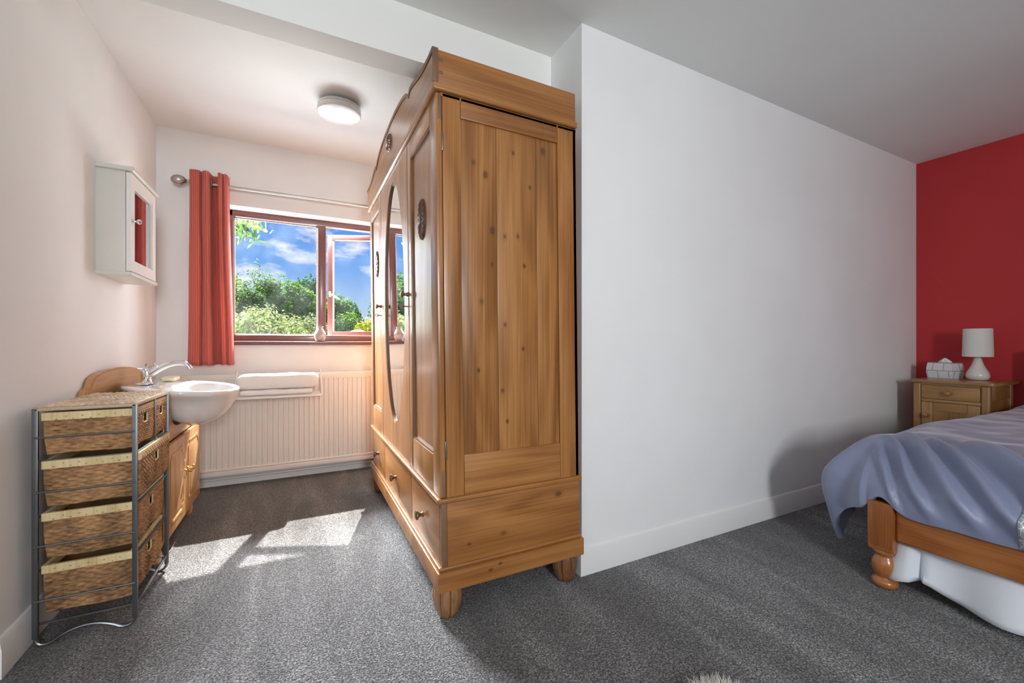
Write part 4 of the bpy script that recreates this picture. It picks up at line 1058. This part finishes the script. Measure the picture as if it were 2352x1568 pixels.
# ------------------------------------------------------------------ bedside cabinet, lamp, tissues
def bedside():
    t = thing('bedside_cabinet', 'small antique pine bedside cabinet in the corner by the red wall', 'bedside cabinet', (4.02, 1.16, 0))
    c0, c1, c2 = (.20, .095, .025), (.33, .165, .050), (.43, .235, .085)
    Ym = pine('bedside_pine_level', 'y', c0, c1, c2, rough=.3, coat=.35); Zm = pine('bedside_pine_upright', 'z', c0, c1, c2, rough=.3, coat=.35)
    xf, xb, ya, yb, zt = 3.825, 4.235, .985, 1.352, .755
    pts = []
    r = .035; X0, X1, Y0, Y1 = 3.800, 4.245, .952, 1.372
    for cx, cy_, a0 in ((X0 + r, Y0 + r, PI), (X1 - .005, Y0 + .005, 1.5 * PI), (X1 - .005, Y1 - .005, 0), (X0 + r, Y1 - r, .5 * PI)):
        rr = r if cx < 4 else .005
        for i in range(7): a = a0 + PI / 2 * i / 6; pts.append((cx + rr * math.cos(a), cy_ + rr * math.sin(a)))
    bm = prism(pts, zt - .020, zt, 'z'); bmesh.ops.bevel(bm, geom=[e for e in bm.edges if abs(e.verts[0].co.z - e.verts[1].co.z) < 1e-5], offset=.005, segments=2, affect='EDGES')
    obj('top', bm, Ym, t)
    for y in (ya, yb - .040):
        for x in (xf, xb - .04): obj('corner_post', B((x, y, 0), (x + .04, y + .040, zt - .020), .010 if x == xf else .003, 3), Zm, t)
    ia, ib = ya + .041, yb - .041
    obj('top_rail', B((xf + .006, ia, zt - .034), (xf + .030, ib, zt - .020)), Ym, t)
    d = obj('drawer', B((xf + .003, ia + .002, .628), (xf + .024, ib - .002, zt - .036), .003), Ym, t)
    ym = (ia + ib) / 2
    kp = [(.008, 0), (.009, -.006), (.008, -.012), (.014, -.020), (.018, -.030), (.015, -.040), (.006, -.045), (0, -.046)]
    obj('knob', lathe(kp, (xf + .003, ym, .672), 20, 'x'), Ym, d)
    obj('mid_rail', B((xf + .006, ia, .606), (xf + .030, ib, .626), .002), Ym, t)
    dr = obj('door', B((xf + .004, ib - .060, .10), (xf + .024, ib - .002, .604), .003), Zm, t)
    obj('door_stile', B((xf + .004, ia + .002, .10), (xf + .024, ia + .060, .604), .003), Zm, dr)
    obj('door_rail', B((xf + .004, ia + .061, .548), (xf + .024, ib - .061, .604), .003), Ym, dr)
    obj('door_rail', B((xf + .004, ia + .061, .10), (xf + .024, ib - .061, .156), .003), Ym, dr)
    obj('door_panel', B((xf + .012, ia + .058, .15), (xf + .020, ib - .058, .552)), Zm, dr)
    obj('knob', lathe(kp, (xf + .004, ib - .030, .515), 20, 'x'), Ym, dr)
    obj('bottom_rail', B((xf + .006, ia, .06), (xf + .030, ib, .098), .002), Ym, t)
    for y in (ya + .006, yb - .018):
        obj('side_panel', B((xf + .04, y, .08), (xb - .04, y + .012, zt - .021)), Zm, t)
        obj('side_rail', B((xf + .04, y - .004 if y < 1.1 else y, .64), (xb - .04, y + .012 if y < 1.1 else y + .016, zt - .021), .002), Ym, t)
    obj('back_panel', B((xb - .012, ya + .04, .05), (xb, yb - .04, zt - .021)), Zm, t)
    # lamp
    lx, ly, lz = 4.055, 1.100, zt
    lp = thing('table_lamp', 'cream ceramic table lamp with white drum shade on the bedside cabinet', 'lamp', (lx, ly, lz))
    obj('base', lathe([(.036, 0), (.045, .003), (.053, .012), (.057, .026), (.056, .040), (.050, .058), (.040, .078), (.031, .100), (.024, .122), (.018, .145), (.016, .160), (0, .160)], (lx, ly, lz), 40), plain('cream_ceramic', (.68, .66, .60), .25, coat=.4, var=.01), lp, 60)
    obj('lampholder', lathe([(.012, .158), (.012, .20), (.016, .205), (.016, .235), (0, .236)], (lx, ly, lz), 16), plain('white_plastic_holder', (.75, .75, .73), .4, var=.01), lp)
    bm = bmesh.new(); n = 48; rr = [(.073, .158), (.069, .345), (.0675, .345), (.0715, .158)]; rings = []
    for r_, h in rr: rings.append([bm.verts.new((lx + r_ * math.cos(2 * PI * i / n), ly + r_ * math.sin(2 * PI * i / n), lz + h)) for i in range(n)])
    for k in range(4):
        for i in range(n): j = (i + 1) % n; bm.faces.new((rings[k][i], rings[k][j], rings[(k + 1) % 4][j], rings[(k + 1) % 4][i]))
    bmesh.ops.recalc_face_normals(bm, faces=bm.faces)
    obj('shade', bm, plain('off_white_shade_fabric', (.70, .69, .64), .8, bump=(600.0, .15, .001), var=.01), lp, 50)
    obj('shade_ring', tube([(lx + .070 * math.cos(a), ly + .070 * math.sin(a), lz + .232) for a in [2 * PI * i / 24 for i in range(24)]], .0015, 6, closed=True), IRON, lp)
    obj('shade_spider', tube([(lx - .070, ly, lz + .232), (lx + .070, ly, lz + .232)], .0015, 6), IRON, lp)
    # tissue box
    bx, by, rz_ = 4.080, 1.268, math.radians(-14)
    tb = thing('tissue_box', 'white tissue box with grey line pattern on the bedside cabinet', 'tissue box', (bx, by, zt))
    m, nt, p = mat('printed_white_card'); L = nt.links; tc = N(nt, 'ShaderNodeTexCoord')
    br = N(nt, 'ShaderNodeTexBrick', inp={'Scale': 1.0, 'Mortar Size': .0022, 'Brick Width': .075, 'Row Height': .055, 'Mortar Smooth': 0.0}); br.inputs['Color1'].default_value = (.74, .76, .78, 1); br.inputs['Color2'].default_value = (.70, .72, .75, 1); br.inputs['Mortar'].default_value = (.25, .27, .30, 1)
    cx_ = N(nt, 'ShaderNodeMapping'); cx_.inputs['Rotation'].default_value = (0, PI / 2, 0); cx_.inputs['Location'].default_value = (.02, .013, 0); sp = N(nt, 'ShaderNodeSeparateXYZ'); cb = N(nt, 'ShaderNodeCombineXYZ'); L.new(tc.outputs['Object'], sp.inputs[0])
    ad = N(nt, 'ShaderNodeMath', operation='ADD'); L.new(sp.outputs['X'], ad.inputs[0]); L.new(sp.outputs['Y'], ad.inputs[1]); L.new(ad.outputs[0], cb.inputs[0]); L.new(sp.outputs['Z'], cb.inputs[1]); L.new(cb.outputs[0], br.inputs['Vector']); L.new(br.outputs[0], p.inputs['Base Color']); p.inputs['Roughness'].default_value = .5
    def rot(bm):
        bmesh.ops.transform(bm, matrix=Matrix.Translation((bx, by, 0)) @ Matrix.Rotation(rz_, 4, 'Z'), verts=bm.verts); return bm
    bm = bmesh.new(); n = 10
    for (s, bulge) in ((1, .006),):
        V = []
        for k in range(n + 1):
            h = k / n; b_ = bulge * math.sin(PI * h)
            V.append([bm.verts.new(q) for q in ((-.055 - b_, -.068 - b_, zt + .112 * h), (.055 + b_, -.068 - b_, zt + .112 * h), (.055 + b_, .068 + b_, zt + .112 * h), (-.055 - b_, .068 + b_, zt + .112 * h))])
        for k in range(n):
            for i in range(4): j = (i + 1) % 4; bm.faces.new((V[k][i], V[k][j], V[k + 1][j], V[k + 1][i]))
        bm.faces.new(V[0]); bm.faces.new(V[-1])
    bmesh.ops.recalc_face_normals(bm, faces=bm.faces)
    obj('carton', rot(bm), m, tb, 30)
    bm = bmesh.new(); n = 22; rings = []
    for h, r_ in ((0, .030), (.010, .026), (.020, .017), (.028, .009), (.034, .003)):
        rings.append([bm.verts.new((r_ * (1 + .35 * math.sin(5 * a + h * 60)) * math.cos(a) * .7, r_ * (1 + .3 * math.sin(4 * a)) * math.sin(a) * 1.1, zt + .110 + h)) for a in [2 * PI * i / n for i in range(n)]])
    for k in range(4):
        for i in range(n): j = (i + 1) % n; bm.faces.new((rings[k][i], rings[k][j], rings[k + 1][j], rings[k + 1][i]))
    bm.faces.new(rings[-1]); bmesh.ops.recalc_face_normals(bm, faces=bm.faces)
    obj('tissue', rot(bm), plain('white_tissue_paper', (.82, .80, .78), .9, var=.01), tb, 80)
bedside()

# ------------------------------------------------------------------ fluffy rug whose edge enters the frame
def rug():
    fx_, fy_ = .818, .575; cx, cy, rx, ry = 1.121 - fx_ * .30, .788 - fy_ * .30, .17, .30
    E = lambda f, a: (cx + fy_ * rx * f * math.cos(a) + fx_ * ry * f * math.sin(a), cy - fx_ * rx * f * math.cos(a) + fy_ * ry * f * math.sin(a))
    t = thing('sheepskin_rug', 'fluffy white sheepskin rug at the bottom edge of the picture', 'rug', (cx, cy, 0))
    n = 48; bm = bmesh.new(); rings = []
    for f, h in ((1.0, .0), (1.0, .012), (.85, .028), (.5, .036), (.01, .038)):
        rings.append([bm.verts.new((*E(f * (1 + .03 * math.sin(7 * a)), a), h)) for a in [2 * PI * i / n for i in range(n)]])
    for k in range(4):
        for i in range(n): j = (i + 1) % n; bm.faces.new((rings[k][i], rings[k][j], rings[k + 1][j], rings[k + 1][i]))
    bm.faces.new(rings[0]); bm.faces.new(rings[-1]); bmesh.ops.recalc_face_normals(bm, faces=bm.faces)
    wool = plain('white_wool', (.74, .72, .69), .9, sheen=.3, var=.08)
    obj('hide', bm, wool, t, 70)
    bm = bmesh.new(); rnd = random.Random(3)
    for k in range(9000):
        a = rnd.uniform(0, 2 * PI); f = math.sqrt(rnd.uniform(.05, 1.02)); w = 1 + .03 * math.sin(7 * a)
        x, y = E(f * w, a); ox, oy = E(1, a); ol = math.hypot(ox - cx, oy - cy); z = .036 * (1 - f ** 4) + .004
        ln = rnd.uniform(.025, .045); dr = Vector(((ox - cx) / ol * f * .9 + rnd.gauss(0, .35), (oy - cy) / ol * f * .9 + rnd.gauss(0, .35), .75)).normalized()
        s = dr.cross(Vector((rnd.gauss(0, 1), rnd.gauss(0, 1), .3))).normalized() * .0011
        p0 = Vector((x, y, z)); p1 = p0 + dr * ln * .55; p2 = p0 + dr * ln + Vector((rnd.gauss(0, .006), rnd.gauss(0, .006), -.005))
        v = [bm.verts.new(q) for q in (p0 - s, p0 + s, p1 + s * .8, p1 - s * .8, p2)]
        bm.faces.new((v[0], v[1], v[2], v[3])); bm.faces.new((v[3], v[2], v[4]))
    o = obj('fleece', bm, wool, t, 180); o['kind'] = 'stuff'
rug()

# ------------------------------------------------------------------ garden outside the window
GZ = -.35
def lawn():
    m, nt, p = mat('lawn_grass'); L = nt.links; tc = N(nt, 'ShaderNodeTexCoord')
    ns = N(nt, 'ShaderNodeTexNoise', inp={'Scale': 6.0, 'Detail': 8.0}); L.new(tc.outputs['Object'], ns.inputs['Vector']); r = ramp(nt, [(.3, (.04, .10, .015)), (.7, (.12, .22, .04))]); L.new(ns.outputs[0], r.inputs[0]); L.new(r.outputs[0], p.inputs['Base Color']); p.inputs['Roughness'].default_value = .9
    struct('lawn', B((-30, YW + .3, GZ - .1), (30, 45, GZ)), m, 'green garden lawn outside the window', 'lawn')
lawn()
struct('reflector', B((-3.2, YW + .26, GZ), (3.6, 7.0, GZ + .06), .01), plain('pale_bounce_finish', (.47, .50, .54), .8, var=.08, bump=(30.0, .3, .004)), 'unseen pale terrace outside below the window', 'reflector')  # out of view, put in to bounce sunlight onto the bay ceiling
LEAF = attr_mat('leaf_green', .5, .55)
BARK = plain('grey_brown_bark', (.13, .09, .06), .9, var=.3, bump=(40.0, .6, .01))
F_ = 965.9; A_ = math.radians(63.1)
def ray_at(u, v, y):
    r = u - 1176; dx = r * math.sin(A_) + F_ * math.cos(A_); dy = -r * math.cos(A_) + F_ * math.sin(A_)
    k = y / dy; return Vector((dx * k, y, 1.0 + (789 - v) * k))
def tree(name, label, cat, x, y, ztop, rx, rz, nleaf, size, cols, seed, blobs=9, sparse=0.0, group=None, trunk=True):
    rnd = random.Random(seed)
    t = thing(name, label, cat, (x, y, GZ), group)
    zc = ztop - rz; bl = [(Vector((x, y, zc)), rx * .72, rz * .85)]
    for k in range(blobs):
        a = rnd.uniform(0, 2 * PI); e = rnd.uniform(-.75, .85); q = math.sqrt(1 - e * e)
        c = Vector((x + rx * .62 * q * math.cos(a), y + rx * .5 * q * math.sin(a), zc + rz * .62 * e)); r = rnd.uniform(.28, .46)
        bl.append((c, rx * r, rz * r * 1.0))
    verts, faces, tint = [], [], []
    wts = [b[1] ** 2 for b in bl]
    for k in range(nleaf):
        c, a, h = rnd.choices(bl, wts)[0]
        d = Vector((rnd.gauss(0, 1), rnd.gauss(0, 1), rnd.gauss(0, 1))).normalized()
        rr = rnd.uniform(.80, 1.04) if rnd.random() > sparse else rnd.uniform(.3, 1.25)
        wob = 1 + .18 * noise.noise(d * 3.5 + Vector((seed, 0, 0)) + c * .3)
        p = c + Vector((d.x * a, d.y * a, d.z * h)) * rr * wob
        if p.z < GZ + .02: continue
        n = (d + Vector((rnd.gauss(0, .6), rnd.gauss(0, .6), rnd.gauss(0, .6) + .3))).normalized(); s = n.cross(Vector((rnd.gauss(0, 1), rnd.gauss(0, 1), rnd.gauss(0, 1)))).normalized(); q = n.cross(s)
        z = size * rnd.uniform(.6, 1.3); i0 = len(verts)
        verts += [p - s * z, p - q * z * .45 + n * z * .1, p + s * z, p + q * z * .45 + n * z * .1]; faces.append((i0, i0 + 1, i0 + 2, i0 + 3))
        patch = noise.noise(p * (1.6 / max(.5, rx)) + Vector((seed * 3.1, 0, 0)))
        ci = min(len(cols) - 1, max(0, int((rnd.random() * .6 + .4 * (patch + .5)) * len(cols)))); col = cols[ci]; kk = rnd.uniform(.75, 1.25)
        tint += [tuple(q_ * kk for q_ in col)] * 4
    me = bpy.data.meshes.new('foliage'); org = Vector((x, y, GZ)); me.from_pydata([v - org for v in verts], [], faces)
    ca = me.color_attributes.new('tint', 'FLOAT_COLOR', 'POINT')
    for i, c in enumerate(tint): ca.data[i].color = (*c, 1)
    me.materials.append(LEAF); o = bpy.data.objects.new('foliage', me); COL.objects.link(o); o.parent = t; o['kind'] = 'stuff'
    if trunk:
        bm = tube([(x, y, GZ), (x + .04, y, (GZ + zc) / 2), (x, y, zc)], [rx * .10 + .03, rx * .07 + .02, rx * .05 + .01], 10, up=(0, 1, 0))
        for c, a, h in bl[1:]: tube([(x, y, zc - rz * .5), ((x + c.x) / 2, (y + c.y) / 2, (zc + c.z) / 2 - .05), tuple(c)], [rx * .04 + .008, rx * .025 + .005, .006], 6, bm, up=(0, 1, 0))
        obj('trunk', bm, BARK, t)
G_MID = [(.045, .15, .012), (.09, .23, .02), (.17, .34, .035), (.27, .43, .06)]
G_DARK = [(.03, .12, .010), (.055, .19, .014), (.11, .30, .022), (.18, .38, .03)]
G_PALE = [(.07, .15, .03), (.13, .22, .05), (.24, .29, .10), (.38, .37, .17), (.06, .13, .025)]
G_YEL = [(.30, .36, .03), (.52, .52, .04), (.66, .62, .06), (.18, .28, .03)]
G_GREY = [(.07, .15, .04), (.11, .21, .06), (.17, .28, .09)]
def T(name, label, u, v, y, wpx, rzf, n, size, cols, seed, **kw):
    p = ray_at(u, v, y); k = y / (F_ * .89 + 450 * .45); rx = wpx / 2 * y / 1000.0
    tree(name, label, 'shrub' if 'shrub' in name or 'bush' in name else 'tree', p.x, y, p.z, rx, rzf, n, size, cols, seed, **kw)
GR = 'trees and shrubs in the garden'
T('garden_tree', 'big round mid green tree left of the window mullion', 655, 622, 14.0, 150, 1.7, 15000, .060, G_MID, 1, group=GR)
T('garden_tree', 'darker green tree rising behind the round tree', 706, 620, 17.0, 95, 1.9, 8000, .065, G_DARK, 2, group=GR)
T('garden_tree', 'thin sparse tree standing tallest at the left of the window', 588, 592, 19.0, 105, 1.7, 1700, .060, G_MID, 3, sparse=.9, group=GR)
T('garden_shrub', 'grey green shrub at the left edge of the window', 545, 640, 12.5, 130, 1.3, 9000, .05, G_GREY, 4, group=GR)
T('flowering_bush', 'pale cream flowering bush low in the left pane', 600, 686, 8.0, 190, .95, 12000, .032, G_PALE, 5, group=GR)
T('flowering_bush', 'pale flowering bush low beside the mullion', 712, 706, 8.6, 120, .85, 7000, .032, G_PALE, 15, group=GR)
T('garden_tree', 'bright green tree seen through the open casement', 778, 662, 14.5, 115, 1.6, 11000, .058, G_DARK + G_MID, 6, group=GR)
T('garden_shrub', 'green shrub low in the right pane', 800, 706, 12.5, 110, 1.0, 7000, .05, G_MID, 7, group=GR)
T('yellow_shrub', 'bright yellow green shrub at the right of the casement', 850, 722, 10.0, 90, .7, 5000, .035, G_YEL, 8, group=GR)
T('garden_tree', 'wispy sparse tree at the right behind the yellow shrub', 868, 672, 10.5, 70, .9, 500, .045, G_DARK, 9, sparse=.9, group=GR)
T('garden_tree', 'tall leafy tree reflected in the oval mirror', 430, 575, 13.0, 230, 2.0, 14000, .06, G_MID + [(.30, .42, .14)], 10, group=GR)
T('garden_tree', 'far green tree reflected at the mirror edge', 60, 620, 16.0, 230, 1.9, 11000, .06, G_DARK, 12, group=GR)
def orange_cloth():
    p = ray_at(822, 756, 7.5)
    bm = bmesh.new(); n = 24; rings = []
    for f, h in ((1.0, -.10), (.7, -.035), (.3, -.006), (.02, 0)):
        rings.append([bm.verts.new((p.x + .17 * f * math.cos(a), p.y + .17 * f * math.sin(a), p.z + h + .006 * math.sin(6 * a) * f)) for a in [2 * PI * i / n for i in range(n)]])
    for k in range(3):
        for i in range(n): j = (i + 1) % n; bm.faces.new((rings[k][i], rings[k][j], rings[k + 1][j], rings[k + 1][i]))
    bmesh.ops.recalc_face_normals(bm, faces=bm.faces)
    t = thing('garden_parasol', 'orange domed top low in the right pane by the yellow shrub', 'parasol', (p.x, p.y, GZ))
    obj('canopy', bm, plain('orange_canvas', (.75, .22, .04), .8, var=.1), t)
    obj('pole', tube([(p.x, p.y, GZ), (p.x, p.y, p.z)], .02, 10, up=(0, 1, 0)), BARK, t)
orange_cloth()
def branch():
    """near branch hanging into the top left corner of the view, each leaf its own piece"""
    y = 5.2; a = ray_at(500, 480, y); b = ray_at(560, 520, y); c = ray_at(598, 512, y)
    t = thing('overhanging_branch', 'leafy bright green branch hanging in the top left corner of the window', 'branch', tuple(a))
    bm = tube([a + Vector((-.6, .3, .25)), a, b, c], [.02, .012, .007, .003], 8, up=(0, 1, 0)); e = ray_at(570, 550, y); tube([b, (b + e) / 2 + Vector((.01, 0, .01)), e], [.006, .005, .002], 8, bm, up=(0, 1, 0)); g = ray_at(545, 548, y); tube([a.lerp(b, .6), g], [.006, .002], 8, bm, up=(0, 1, 0))
    tube([(-1.55, 5.55, GZ), (-1.50, 5.5, 1.4), a + Vector((-.6, .3, .25)), (-1.40, 5.6, 3.6)], [.09, .075, .055, .04], 12, bm, up=(0, 1, 0))
    obj('stem', bm, BARK, t)
    rnd = random.Random(5)
    mats = [plain('branch_leaf_%d' % i, c_, .45) for i, c_ in enumerate(((.014, .048, .003), (.028, .080, .004), (.055, .112, .006), (.008, .026, .002)))]
    for m in mats:
        nt = m.node_tree; p = nt.nodes['Principled BSDF']; tr = N(nt, 'ShaderNodeBsdfTranslucent'); tr.inputs[0].default_value = p.inputs['Base Color'].default_value; ms = N(nt, 'ShaderNodeMixShader', inp={0: .55}); nt.links.new(p.outputs[0], ms.inputs[1]); nt.links.new(tr.outputs[0], ms.inputs[2]); nt.links.new(ms.outputs[0], nt.nodes['Material Output'].inputs[0])
    lm = []
    for m in mats:
        me = bpy.data.meshes.new('leaf'); s = .048
        me.from_pydata([(-s, 0, 0), (-s * .4, -s * .38, .006), (s * .4, -s * .30, .004), (s, 0, -.008), (s * .4, s * .30, .004), (-s * .4, s * .38, .006)], [], [(0, 1, 2, 3), (0, 3, 4, 5)]); me.materials.append(m); lm.append(me)
    segs = [(a, b), (b, c), (b, e), (a.lerp(b, .6), g)]
    for k in range(95):
        p0, p1 = segs[rnd.choice((0, 1, 1, 2, 2, 3))]; p = p0.lerp(p1, rnd.random()) + Vector((rnd.gauss(0, .055), rnd.gauss(0, .05), rnd.gauss(-.01, .045)))
        l = bpy.data.objects.new('leaf', rnd.choice(lm)); COL.objects.link(l); l.parent = t; l.location = p - a; l.rotation_euler = (rnd.gauss(1.2, .7), rnd.gauss(.5, .6), rnd.uniform(0, 6.28)); q = rnd.uniform(.7, 1.2); l.scale = (q, q, q)
branch()
